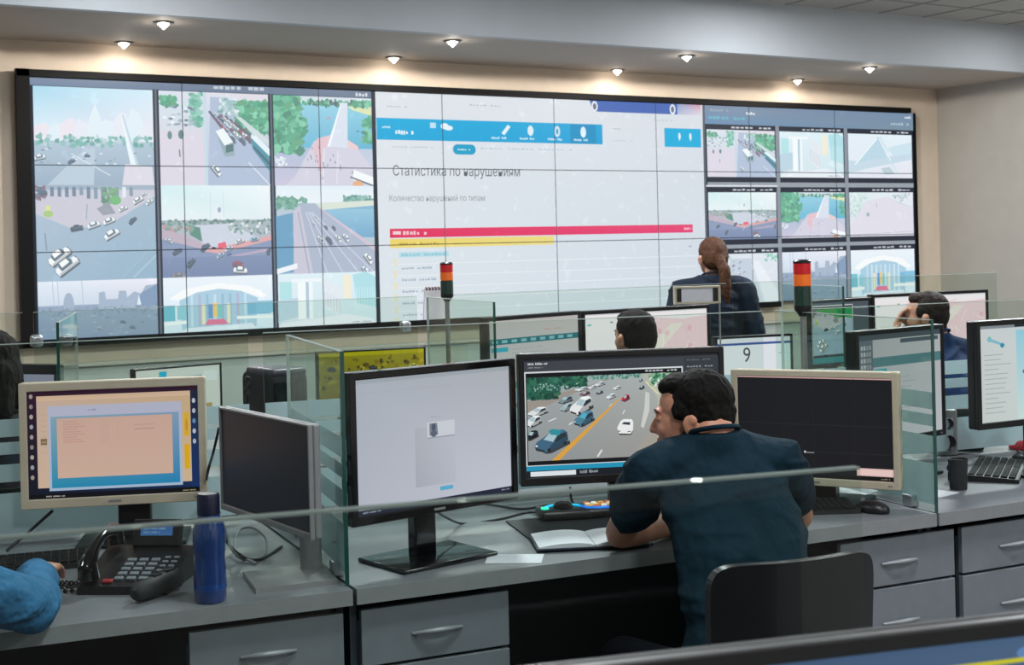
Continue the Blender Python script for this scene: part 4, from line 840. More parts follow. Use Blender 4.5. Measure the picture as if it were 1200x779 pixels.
# ------------------------------------------------------------------ rows B and C: worktops, dividers, towers
FB = [(-.8, 4.86), (3.0, 4.80), (7.6, 4.62)]
NB = Vector((.03, 1.0))
worktop(FB, NB, -.6, 1.0, 1.16, DZ, 'worktop of the second console row, far left behind the cream monitor')
worktop(FB, NB, 1.01, 2.80, 1.16, DZ, 'worktop of the second console row carrying the black computer tower')
worktop(FB, NB, 2.81, 4.58, 1.16, DZ, 'worktop of the second console row under the teal and pink-map pair of monitors')
worktop(FB, NB, 4.59, 6.9, 1.16, DZ, 'worktop of the second console row under the right pair of monitors')
FC = [(.5, 6.04), (3.9, 6.02)]
worktop(FC, Vector((0, 1)), .9, 3.75, .8, DZC, 'worktop of the third console row carrying the yellow picture monitor')
GZB = 1.335
def divB(u, label, v0=4.86, du=.14, dv=.88): glass_screen((u, v0), (u + du, v0 + dv), DZ, GZB, label, bands=False)
divB(1.03, 'glass divider whose dark edge stands before the far left of the video wall', du=.26)
divB(2.765, 'glass divider of the second row beside the left signal tower')
divB(4.66, 'glass divider of the second row just left of the right signal tower', 4.82, .22, .68)
glass_screen((-.5, 5.97), (1.12, 5.94), DZ, GZB, 'clear glass screen along the second row, far left', bands=False, name='glass_screen', clips=((42, 399), (77, 398)))
glass_screen((1.16, 5.94), (2.94, 5.92), DZ, GZB, 'clear glass screen along the second row behind the computer tower', bands=False, name='glass_screen', clips=((474, 382),))
glass_screen((3.0, 5.92), (4.80, 5.86), DZ, GZB, 'clear glass screen along the second row behind the teal-bar monitor', bands=False, name='glass_screen')
glass_screen((4.84, 5.86), (6.85, 5.76), DZ, GZB, 'clear glass screen along the second row behind the right pair of monitors', bands=False, name='glass_screen')

def tower(u, v, zb, H, label, r=.030, base=DZ):
    t = thing('signal_tower', label, 'signal light', (u, v, base), 0, None)
    b = base
    MB().lathe([(.045, 0), (.045, .01), (.02, .016), (.014, .03)], (0, 0, 0), 24).build('foot', M_blk, t, smooth=40)
    MB().cyl((0, 0, .02), (0, 0, zb - b + .005), .011, n=16).build('pole', M_silver, t, smooth=60)
    z = zb - b
    MB().lathe([(.014, z - .012), (.02, z), (r * .96, z + .008), (r, z + H * .1), (r, z + H * .12)], (0, 0, 0), 28).build('collar', M_blk, t, smooth=40)
    def ring(z0, z1, n, m): MB().lathe([(r * .94, z0), (r, z0 + .002), (r, z1 - .002), (r * .94, z1)], (0, 0, 0), 28).build(n, m, t, smooth=30)
    ring(z + H * .12, z + H * .5, 'green_lens', mat('lens_green', '#10352c', .25, spec=.6, coat=.4))
    ring(z + H * .5, z + H * .72, 'amber_lens', mat('lens_amber', '#d8641a', .3, emit='#d8641a', es=.25, coat=.3))
    ring(z + H * .72, z + H * .93, 'red_lens', mat('lens_red', '#b3121a', .3, emit='#a81018', es=.3, coat=.3))
    MB().lathe([(r, z + H * .93), (r, z + H * .97), (r * .8, z + H), (.002, z + H)], (0, 0, 0), 28).build('cap', M_blk, t, smooth=40)
p = at(524, 350, 6.33); q = at(524, 307, 6.33)
tower(p.x, p.y, p.z, q.z - p.z, 'signal tower with red and amber lenses standing before the statistics page', base=0.0)
p = at(941, 366, 4.62); q = at(941, 304, 4.62)
tower(p.x, p.y, p.z, q.z - p.z, 'signal tower with red and amber lenses near the right pair of monitors, the larger one')

# desk calendar clipped over the glass, with a spiral on top
p = at(554, 382, 6.3)
t = thing('flip_calendar', 'white spiral flip calendar hung beside the left signal tower', 'calendar', (p.x, 5.905, 1.22), -.02)
MB().add([(-.066, 0, 0), (.07, 0, 0), (.052, 0, .15), (-.055, 0, .15), (-.066, -.008, 0), (.07, -.008, 0), (.052, -.008, .15), (-.055, -.008, .15)], [(0, 1, 2, 3), (7, 6, 5, 4), (0, 4, 5, 1), (1, 5, 6, 2), (2, 6, 7, 3), (3, 7, 4, 0)]).build('sheets', mat('calendar_card', '#e6e2e6', .7), t)
sp = MB()
for k in range(7): sp.cyl((-.05 + k * .0165, -.006, .148), (-.042 + k * .0165, -.006, .148), .009, n=12)
sp.build('spiral_binding', mat('binding_dark', '#5c4248', .4), t)
# cream sign holder above the glass
p = at(817, 356, 6.45); q = at(845, 336, 6.45)
t = thing('sign_holder', 'small cream sign holder with a blank grey insert, in front of the standing woman', 'sign', (p.x, p.y, DZ), -.35)
hh = p.z - DZ
b = MB(); wd = .228; ht = .085
for sx in (-1, 1): b.box((sx * (wd / 2 - .006), 0, hh + ht / 2), (.012, .02, ht), bev=.002)
for z in (.005, ht - .005): b.box((0, 0, hh + z), (wd - .024, .02, .010), bev=.002)
b.build('frame', M_cream, t)
MB().box((0, .002, hh + ht / 2), (wd - .07, .008, ht - .022)).build('insert', mat('insert_grey', '#d0d1d6', .6), t)
for sx in (-1, 1): MB().box((sx * (wd / 2 - .024), .001, hh + ht / 2), (.024, .012, ht - .022)).build('end_block', M_blk, t)
MB().cyl((wd / 2 - .004, .0, .01), (wd / 2 - .004, 0, hh + .002), .004, n=12).build('post', M_silver, t, smooth=60)
MB().lathe([(.05, 0), (.05, .008), (.008, .012)], (wd / 2 - .004, 0, 0), n=24).build('foot', M_silver, t)
# black computer tower on row B with a pair of scissors-like rings at its side
p = at(296, 442, 5.25)
t = thing('computer_tower', 'black computer tower with a rounded top on the second row of desks', 'computer', (1.885, 5.03, DZ), .12)
hz = p.z + .02 - DZ
MB().box((0, 0.02, hz / 2), (.165, .26, hz), bev=.028).build('case', M_blkm, t, smooth=30)
MB().box((0, .005, hz + .0), (.15, .23, .03), bev=.014).build('top_cover', mat('tower_top', '#4a4750', .4), t, smooth=30)
MB().box((-.02, -.112, hz * .5), (.10, .012, hz * .8), bev=.005).build('front_panel', M_blkgloss, t)
rg = thing('ring_hook', 'pair of small dark rings beside the black computer tower', 'hook', (1.725, 4.915, DZ), .4)
def torus(mb, c, R_, r, ax='y', n=24, m=8):
    pts = [(c[0] + R_ * math.cos(2 * PI * k / n), c[1], c[2] + R_ * math.sin(2 * PI * k / n)) for k in range(n + 1)]
    mb.tube(pts, r, m)
zr = at(287, 452, 5.1).z - DZ
for dz in (.017, -.017):
    m_ = MB(); torus(m_, (0, 0, zr + dz), .015, .004); m_.build('ring', M_blk, rg, smooth=60)
MB().cyl((.0, 0, 0), (.0, 0, zr - .032), .005, n=10).build('stem', M_blk, rg, smooth=60); MB().lathe([(.03, 0), (.03, .006), (.005, .01)], n=20).build('foot', M_blk, rg)

# ------------------------------------------------------------------ foreground row: glass top and a monitor top
W0 = [(-.6, .70), (2.6, .28)]
def v0(u): return 1.232 - .225 * (u - .21)
glass_screen((-.45, v0(-.45)), (1.03, v0(1.03)), DZ, 1.315, 'long glass screen in the foreground, its top edge crossing the picture', bands=False, name='glass_screen', th=.012, edge=M_gfore)
worktop([(-.7, .42), (1.9, -.16)], Vector((.2, .98)), -.6, 1.8, .95, DZ, 'worktop of the nearest console, below the frame')
def c_blue(A):
    c = Canvas(A); c.grad(0, 0, A, 1, '#3a4f6a', '#33475f', '#4a6484', '#3a4f6a'); c.rect(A * .05, .03, A * .1, .05, '#8fb0d0'); c.ell(A * .86, .05, .05, .02, '#5c86b4'); c.ell(A * .93, .04, .02, .03, '#9fc0dc')
    c.line(A * .45, .070, A * 1.0, .068, .012, '#c9c41e'); c.rect(A * .1, .3, A * .9, .8, '#e0e4e8'); return c
a = on(560, 784, 1.24); b = on(1290, 703, 1.24)
monitor('black-rimmed monitor in the foreground, only its top edge and blue picture visible', (.47, .893), (1.04, .742), 1.232, .335, c_blue, bez=(.016, .0155, .02), stand='square', depth=.022)

# ------------------------------------------------------------------ things on the near desks
def lathe_thing(): pass
# blue bottle
p = on(247, 704)
t = thing('water_bottle', 'translucent blue plastic bottle with a dark cap, beside the desk phone', 'bottle', (p.x, p.y, DZ))
M_bot = mat('blue_plastic', '#0f3573', .15, coat=.5, spec=.6, var=.15, scale=8); M_botl = mat('blue_liquid', '#123f86', .12, coat=.5)
MB().lathe([(.002, .0), (.036, .0), (.040, .006), (.041, .05), (.0395, .085), (.0375, .10), (.0395, .115), (.041, .14), (.040, .165), (.034, .185), (.027, .2), (.0255, .215)], n=36).build('body', M_bot, t, smooth=60)
MB().lathe([(.0255, .2), (.0285, .203), (.0285, .245), (.026, .251), (.002, .252)], n=32).build('cap', mat('cap_navy', '#11142e', .35), t, smooth=40)
MB().lathe([(.041, .03), (.0414, .034), (.0414, .04), (.041, .044)], n=36).build('rib', M_botl, t)

t.scale = (.92, .92, 1)
# desk phone
a = on(88, 697); b = on(203, 697); ang = math.atan2((b - a).y, (b - a).x)
t = thing('desk_phone', 'black office desk phone with a lit blue display, left of the blue bottle', 'phone', ((a.x + b.x) / 2, (a.y + b.y) / 2, DZ), ang)
def wedge(mb, x0, x1, y0, y1, z00, z01, zb=0.0):
    mb.add([(x0, y0, zb), (x1, y0, zb), (x1, y1, zb), (x0, y1, zb), (x0, y0, z00), (x1, y0, z00), (x1, y1, z01), (x0, y1, z01)], [(3, 2, 1, 0), (4, 5, 6, 7), (0, 1, 5, 4), (1, 2, 6, 5), (2, 3, 7, 6), (3, 0, 4, 7)])
pb = MB(); wedge(pb, -.115, .105, 0, .20, .02, .075); pb.build('base', M_blk, t)
def ph(x, y, dz=0): return (x, y, .02 + .055 * y / .2 + dz)
for r in range(5):
    for k in range(3):
        x, y = -.025 + .03 * k, .035 + .022 * r; MB().box(ph(x, y, .002), (.022, .013, .006), rx=.27, bev=.002).build('button', mat('phone_button', '#6f767d', .5), t)
for r in range(6):
    for k in range(2): x, y = .062 + .022 * k, .03 + .021 * r; MB().box(ph(x, y, .002), (.015, .009, .005), rx=.27, bev=.002).build('button', mat('phone_button', '#6f767d', .5), t)
MB().box(ph(-.048, .022, .002), (.026, .014, .006), rx=.27, bev=.002).build('button', mat('phone_red', '#a02a2e', .5), t, label='red button')
d_ = MB(); d_.box((.0 + .012, .205, .105), (.125, .018, .068), rx=-.35, bev=.004); dh = d_.build('display_hood', M_blk, t)
lc = Canvas(3.2); lc.grad(0, 0, 3.2, 1, '#3f6fb8', '#4f86c8'); lc.dashes(.3, .25, 2.2, .18, '#9fc4ea', 8); lc.dashes(.3, .6, 1.6, .16, '#9fc4ea', 6)
R35 = Matrix.Rotation(-.35, 3, 'X')
def lcm(x, y, z): v = R35 @ Vector((-.042 + x * .026, -.0098 - z, .018 - y * .026)); return (v.x + .012, v.y + .205, v.z + .105)
lc.mesh('display', M_dim, dh, lcm)
# handset in its cradle on the left of the phone: arched grip with two cups
hp = []
for k in range(13):
    s_ = k / 12; hp.append((-.095, .0 + .2 * s_, .058 + .055 * s_ + .028 * math.sin(PI * s_)))
hs = MB(); hs.tube(hp, [.018, .021, .019, .015, .013, .012, .012, .012, .013, .015, .019, .021, .018], 14)
hs.cyl((-.095, .018, .075), (-.095, .022, .035), .022, .026, 20); hs.cyl((-.095, .182, .125), (-.095, .186, .085), .022, .026, 20)
hs.build('handset', M_blkgloss, t, smooth=50)
cd = MB(); pts = []
a0 = to_local(t, on(62, 706)); 
for k in range(120):
    s_ = k / 119; bx = -.10 - .10 * math.sin(s_ * PI) ; by = .01 - .03 * s_ * 0 - .05 * math.sin(s_ * 2 * PI) * .6
    pts.append((bx + .007 * math.cos(k * 1.1), by + .02 * s_, .014 + .02 * (1 - s_) * 0 + .007 * math.sin(k * 1.1)))
cd.tube(pts, .0028, 6); cd.build('coiled_cord', M_blk, t, smooth=60)
# loose handset lying in front of the phone
a = on(158, 708); b = on(208, 690); ang = math.atan2((b - a).y, (b - a).x)
t = thing('cordless_handset', 'loose black handset lying in front of the desk phone', 'handset', ((a.x + b.x) / 2, (a.y + b.y) / 2, DZ), ang)
MB().tube([(-.078, 0, .022), (-.064, 0, .025), (-.02, 0, .026), (.04, 0, .028), (.070, 0, .029), (.084, 0, .029)], [.012, .022, .025, .026, .025, .014], 18).build('body', M_blkm, t, smooth=60)
MB().box((.045, 0, .055), (.03, .02, .004), bev=.002).build('earpiece', M_blk, t); MB().box((.0, .0, .052), (.028, .018, .004), bev=.002).build('keypad', M_key, t)

def keyboard(label, p, ang, Wk=.44, D=.15, m=None, name='keyboard', rows=6, cols=18, th=.018):
    t = thing(name, label, 'keyboard', (p[0], p[1], DZ), ang)
    b = MB(); wedge(b, -Wk / 2, Wk / 2, -D / 2, D / 2, th * .7, th * 1.3); b.build('body', m or M_blk, t)
    kb = MB(); sx = (Wk - .02) / cols; sy = (D - .02) / rows
    for r in range(rows):
        for k in range(cols):
            if r == 0 and 4 <= k <= 9:
                if k == 4: kb.box((-Wk / 2 + .01 + sx * 7, -D / 2 + .01 + sy / 2, th * .8), (sx * 5.6, sy * .8, .008), rx=.06, bev=.0015)
                continue
            y = -D / 2 + .01 + sy * (r + .5); kb.box((-Wk / 2 + .01 + sx * (k + .5), y, th * (.78 + .5 * (y + D / 2) / D)), (sx * .82, sy * .8, .008), rx=.06)
    o = kb.build('keys', M_key, t); o['kind'] = 'stuff'
    return t
a = on(955, 603); b = on(1008, 600); pm = on(980, 595)
keyboard('black keyboard in front of the cream monitor with the black picture', (2.77, 3.09), -.50, Wk=.36, D=.14)
pm = on(1165, 553); keyboard('black keyboard on the worktop at the right edge', (pm.x - .0, pm.y - .01), .62, Wk=.42, D=.17)
pk = on(62, 658); keyboard('dark keyboard under the hand of the person in the blue shirt', (pk.x - .12, pk.y - .01), -.22, Wk=.42, D=.14)
# mouse
def mouse(label, p, ang, m=None):
    t = thing('computer_mouse', label, 'mouse', (p.x, p.y, DZ), ang)
    bm = bmesh.new(); bmesh.ops.create_icosphere(bm, subdivisions=3, radius=1)
    for v in bm.verts:
        v.co = Vector((v.co.x * .031 * (1 - .12 * v.co.y), v.co.y * .055, max(v.co.z, -.35) * .026 + .0095))
    MB().bm(bm).build('shell', m or M_blk, t, smooth=60)
    MB().cyl((-.003, .03, .033), (.003, .03, .033), .006, n=14).build('scroll_wheel', M_silver, t)
mouse('black mouse beside the keyboard near the right glass divider', on(1022, 600), .3)
mouse('red-topped mouse at the right edge of the worktop', on(1199, 527), .4, mat('red_plastic', '#a83038', .35))
mouse('black mouse at the right edge, near the front of the worktop', on(1203, 541), .2)
# black desk mug / pen pot on the right
p = on(1129, 574)
t = thing('pen_pot', 'small black pot standing at the front of the right worktop', 'pot', (p.x, p.y + .02, DZ))
MB().lathe([(.002, 0), (.026, 0), (.027, .004), (.030, .085), (.031, .098), (.027, .098), (.024, .03), (.002, .028)], n=28).build('body', M_blkm, t, smooth=40)
# small camera-like clip stand beside the pot
p = on(1116, 563)
t = thing('webcam', 'small black webcam on a clip beside the black pot', 'webcam', (p.x, p.y, DZ), .6)
MB().box((0, 0, .045), (.06, .03, .028), bev=.012).build('head', M_blk, t, smooth=30); MB().cyl((0, -.02, .045), (0, -.012, .045), .010, n=18).build('lens', M_blkgloss, t); MB().box((0, 0, .016), (.03, .026, .032), bev=.005).build('clip', M_blk, t)
# silver speaker + dark box near the right
p = on(1106, 532)
t = thing('desktop_speaker', 'silver-fronted small speaker behind the right glass divider', 'speaker', (p.x, p.y, DZ), -.5)
MB().box((0, 0, .085), (.075, .10, .17), bev=.008).build('cabinet', M_silver, t, smooth=30)
for z, r in ((.05, .026), (.12, .018)): MB().lathe([(.003, 0), (r * .8, .002), (r, .005), (r * 1.08, 0)], n=24).build('cone', M_blk, t).location = (0, -.055, z)
for o in t.children:
    if o.name.startswith('cone'): o.rotation_euler = (PI / 2, 0, 0)
p = on(1135, 527)
t = thing('desktop_speaker', 'black box speaker next to the silver one, left of the right-edge monitor', 'speaker', (p.x + .01, p.y + .03, DZ), -.5)
MB().box((0, 0, .08), (.115, .12, .16), bev=.01).build('cabinet', M_blkm, t, smooth=30); MB().box((0, -.061, .08), (.095, .004, .13), bev=.0015).build('grille', M_blk, t)

# control pad with its two lit controllers
ps = [on(615, 612), on(637, 641), on(800, 620), on(760, 592)]
c = sum(ps, Vector()) / 4
t = thing('desk_mat', 'black mat under the open notebook and the lit controllers', 'mat', (2.19, 3.24, DZ), -.28)
MB().box((0, 0, .0025), (.50, .34, .005), bev=.002).build('pad', M_blkm, t)
def controller(label, p, ang, kind):
    t = thing('camera_controller', label, 'controller', (p.x, p.y, DZ + .005), ang)
    MB().box((0, 0, .015), (.15, .11, .028), bev=.010).build('case', M_blk, t, smooth=30)
    if kind == 0:
        M_cy = mat('cyan_light', '#20b4d8', .3, emit='#18b0e0', es=1.1); M_gr = mat('green_light', '#30d0a8', .3, emit='#30e0b0', es=1.3)
        mb = MB(); mb.tube([(.055 * math.cos(a_), .04 * math.sin(a_) - .005, .031) for a_ in [PI * k / 14 for k in range(15)]], .0035, 8); mb.build('light_ring', M_cy, t, smooth=60)
        MB().lathe([(.012, 0), (.012, .004), (.002, .005)], n=20).build('light_button', M_gr, t).location = (-.056, -.006, .029)
        MB().lathe([(.028, 0), (.030, .006), (.022, .016), (.003, .02)], n=28).build('dial', M_blkgloss, t, smooth=50).location = (0, 0, .029)
    else:
        cols = ['#e8a23c', '#e4e0d4', '#e0813a', '#f0d8a8', '#efefe8', '#d8742e']; M_bl = mat('blue_light', '#1a6ac8', .3, emit='#1a6ad0', es=.9)
        for i in range(4):
            for j in range(3):
                cc = cols[(i * 2 + j) % 6]; MB().box((-.042 + i * .022, -.012 + j * .02, .032), (.017, .014, .008), bev=.003).build('button', mat('ctl_' + cc[1:], cc, .4, emit=cc, es=.35), t)
        mb = MB(); mb.tube([(-.066, .0, .031), (-.055, -.035, .031), (-.02, -.045, .031), (.03, -.045, .031), (.062, -.032, .031)], .0045, 8); mb.build('light_bar', M_bl, t, smooth=60)
        MB().box((.052, .03, .033), (.022, .014, .009), bev=.004).build('button', mat('pink_light', '#d03880', .3, emit='#d03880', es=.9), t, label='pink button')
controller('black controller with a lit cyan arc, left of the coloured one', on(660, 604, DZ + .01), -.35, 0)
controller('black controller with orange and white buttons and a blue light bar', on(706, 601, DZ + .01), -.35, 1)
# open notebook
a = on(652, 653); b = on(625, 634); 
t = thing('notebook', 'open white notebook with a dark cover, by the man\'s left elbow', 'notebook', (2.035, 3.085, DZ + .005), -.42)
MB().box((0, 0, .003), (.31, .185, .005), bev=.001).build('cover', mat('cover_navy', '#1c2336', .5), t)
def page(x0, x1, hump):
    mb = MB(); n = 8; vs = []; 
    for k in range(n + 1):
        s_ = k / n; x = x0 + (x1 - x0) * s_; z = .006 + hump * math.sin(PI * min(1, (1 - s_ if x0 < 0 else s_) * 1.0 + .0) ** .8) * .6 + .004
        vs += [(x, -.088, z), (x, .088, z), (x, -.088, .0056), (x, .088, .0056)]
    fs = []
    for k in range(n):
        o = k * 4; fs += [(o, o + 4, o + 5, o + 1), (o + 2, o + 3, o + 7, o + 6), (o, o + 2, o + 6, o + 4), (o + 1, o + 5, o + 7, o + 3)]
    fs += [(0, 1, 3, 2), (n * 4, n * 4 + 2, n * 4 + 3, n * 4 + 1)]
    mb.add(vs, fs); return mb
page(-.15, -.001, .012).build('page_block', M_white, t, smooth=50); page(.001, .15, .012).build('page_block', M_white, t, smooth=50)
# loose sheet
t = MB().box((0, 0, .001), (.145, .10, .0015)).build('paper_sheet', M_white, None, loc=((1.775), 3.045, DZ), rz=-.62)
t['label'] = 'loose white sheet of paper lying left of the open notebook'; t['category'] = 'paper'
t = MB().box((0, 0, .001), (.11, .08, .0015)).build('paper_sheet', M_white, None, loc=(on(1108, 580).x, on(1108, 580).y + .03, DZ), rz=.2)
t['label'] = 'small scrap of white paper right of the right glass divider'; t['category'] = 'paper'
t = MB().box((0, 0, .002), (.24, .17, .003)).build('paper_sheet', M_white, None, loc=(3.08, 3.22, DZ), rz=.35)
t['label'] = 'white sheet of paper between the cream monitor and the black mouse'; t['category'] = 'paper'

# cables
def cable(label, pts, r=.0035, m=None):
    P = [Vector(p) for p in pts]; out = []
    for i in range(len(P) - 1):
        p0, p1, p2, p3 = P[max(i - 1, 0)], P[i], P[i + 1], P[min(i + 2, len(P) - 1)]
        for k in range(8):
            s_ = k / 8; out.append(.5 * ((2 * p1) + (p2 - p0) * s_ + (2 * p0 - 5 * p1 + 4 * p2 - p3) * s_ ** 2 + (3 * p1 - p0 - 3 * p2 + p3) * s_ ** 3))
    out.append(P[-1]); o = MB().tube(out, r, 8).build('cable', m or M_blk, None, smooth=60); o['label'] = label; o['category'] = 'cable'
C = lambda x, y, z=.004: on(x, y, DZ + z)
cable('black cable from the large white-screen monitor to the cyan-lit controller', [at(505, 595, 3.6), C(540, 613), C(585, 608), C(620, 600), C(640, 604, .015)])
cable('thin black cable curving behind the large white-screen monitor', [C(520, 598), C(560, 590), C(610, 596), C(640, 592), C(655, 594)], .003)
cable('black cable slanting down across the frosted glass behind the desk phone', [at(62, 598, 3.82), at(35, 622, 3.82), C(8, 645)], .0045)
g = mat('grey_cable', '#8b8d90', .5)
cable('looped grey cable below the switched-off monitor', [C(262, 610, .08), C(270, 640, .05), C(285, 655), C(308, 652), C(312, 632, .03), C(296, 618, .06), C(280, 622, .05), C(276, 645, .02), C(300, 660)], .0035, g)
cable('black cable bundle below the switched-off monitor', [C(250, 590, .12), C(262, 628, .07), C(282, 650, .02), C(305, 655), C(330, 640)], .004)
cable('white cable between the cream monitor and the black mouse', [C(1022, 596, .01), C(1010, 586), C(990, 577), C(968, 576), C(950, 583)], .0025, M_white)
cable('black cable below the right-edge monitor', [C(1140, 521), C(1165, 512), C(1185, 518), C(1202, 524)], .0035)
cable('thin black cable rising behind the right-edge monitor', [C(1150, 517), C(1158, 505, .03), C(1180, 506, .03), C(1202, 500, .04)], .003)
cable('black cables under the road-camera monitor', [at(668, 570, 4.15), C(672, 590, .02), C(690, 590), C(715, 585, .01), C(740, 592)], .004)
cable('dark cable hanging beside the switched-off monitor', [at(257, 500, 3.8), at(250, 530, 3.82), at(243, 556, 3.82), C(240, 590, .03)], .004)

# ------------------------------------------------------------------ people
def blob(name, prims, voxel, m, parent, smooth=6, org=None, fac=.5, fold=None):
    """closed shapes melted into one continuous surface"""
    mb = MB(); org = Vector(org or (0, 0, 0))
    def sph(c, r, rot=None, sub=3):
        bm = bmesh.new(); bmesh.ops.create_icosphere(bm, subdivisions=sub, radius=1)
        rr = Vector(r) if hasattr(r, '__len__') else Vector((r, r, r)); Rm = rot.to_3x3() if rot is not None else Matrix.Identity(3)
        for v in bm.verts: v.co = Rm @ Vector((v.co.x * rr.x, v.co.y * rr.y, v.co.z * rr.z)) + Vector(c) - org
        mb.bm(bm)
    for p in prims:
        if p[0] == 'e': sph(p[1], p[2], p[3] if len(p) > 3 else None)
        elif p[0] == 'l':
            pts = p[1]
            for (a, ra), (b, rb) in zip(pts, pts[1:]): mb.cyl(Vector(a) - org, Vector(b) - org, ra, rb, 20)
            for a, ra in pts: sph(a, ra, sub=2)
        elif p[0] == 't':        # loft of elliptical rings: (centre, rx, ry, right, forward)
            n = 28; vs = []; fs = []
            for c, rx, ry, R_, F_ in p[1]: vs += [Vector(c) - org + Vector(R_) * rx * math.cos(2 * PI * k / n) + Vector(F_) * ry * math.sin(2 * PI * k / n) for k in range(n)]
            N_ = len(p[1])
            for i in range(N_ - 1):
                for k in range(n): fs.append((i * n + k, i * n + (k + 1) % n, (i + 1) * n + (k + 1) % n, (i + 1) * n + k))
            fs += [tuple(range(n))[::-1], tuple(range((N_ - 1) * n, N_ * n))]; mb.add(vs, fs)
    me = bpy.data.meshes.new('tmp'); me.from_pydata(mb.v, [], mb.f)
    bm = bmesh.new(); bm.from_mesh(me); bmesh.ops.recalc_face_normals(bm, faces=bm.faces); bm.to_mesh(me); bm.free()
    o = bpy.data.objects.new('tmp', me); COL.objects.link(o)
    md = o.modifiers.new('r', 'REMESH'); md.mode = 'VOXEL'; md.voxel_size = voxel; md.use_smooth_shade = True
    ms = o.modifiers.new('s', 'SMOOTH'); ms.iterations = smooth; ms.factor = fac
    dg = bpy.context.evaluated_depsgraph_get(); m2 = bpy.data.meshes.new_from_object(o.evaluated_get(dg)); m2.name = name
    bpy.data.objects.remove(o); bpy.data.meshes.remove(me)
    m2.materials.clear(); m2.materials.append(m)
    if fold:
        amp, sc, kind = fold; co = [v.co.copy() for v in m2.vertices]; nr = [v.normal.copy() for v in m2.vertices]
        for v, c_, n_ in zip(m2.vertices, co, nr):
            q = Vector((c_.x * sc[0], c_.y * sc[1], c_.z * sc[2])); q += noise.noise_vector(q * .6) * .6
            a_ = noise.noise(q); b2 = noise.noise(q * 2.1 + Vector((5, 1, 2)))
            d = (1 - min(1, abs(a_) * 2.6)) ** 2 * .8 + b2 * .25 - .2 if kind == 'cloth' else a_ * .6 + b2 * .5
            v.co = c_ + n_ * d * amp
    m2.polygons.foreach_set('use_smooth', [True] * len(m2.polygons))
    ob = bpy.data.objects.new(name, m2); COL.objects.link(ob); ob.parent = parent
    return ob

def hand_prims(w_, d, up_, side, curl=.5, s=1.0):
    """w_: wrist, d: pointing direction, up_: back-of-hand normal, side: +1 thumb towards d x up_"""
    w_ = Vector(w_); d = Vector(d).normalized(); up_ = (Vector(up_) - d * Vector(up_).dot(d)).normalized(); sd = d.cross(up_) * side
    R_ = Matrix((sd, d, up_)).transposed()
    P = [('l', [(w_ - d * .02, .026 * s), (w_ + d * .015, .025 * s)]), ('e', w_ + d * .048 * s, (.040 * s, .050 * s, .016 * s), R_)]
    for i, (o, L) in enumerate(((.028, .072), (.0095, .080), (-.0095, .075), (-.027, .058))):
        b = w_ + d * .085 * s + sd * o * s; p1 = b + (d * math.cos(curl * .5) - up_ * math.sin(curl * .5)) * L * .45 * s
        p2 = p1 + (d * math.cos(curl * 1.2) - up_ * math.sin(curl * 1.2)) * L * .32 * s; p3 = p2 + (d * math.cos(curl * 1.8) - up_ * math.sin(curl * 1.8)) * L * .24 * s
        P.append(('l', [(b - d * .02, .0092 * s), (b, .0090 * s), (p1, .0084 * s), (p2, .0076 * s), (p3, .0066 * s)]))
    t0 = w_ + d * .022 * s + sd * .03 * s; t1 = t0 + (sd * .7 + d * .8 - up_ * .2).normalized() * .036 * s; t2 = t1 + (sd * .25 + d - up_ * .25).normalized() * .028 * s
    P.append(('l', [(t0, .013 * s), (t1, .0105 * s), (t2, .0082 * s)]))
    return P

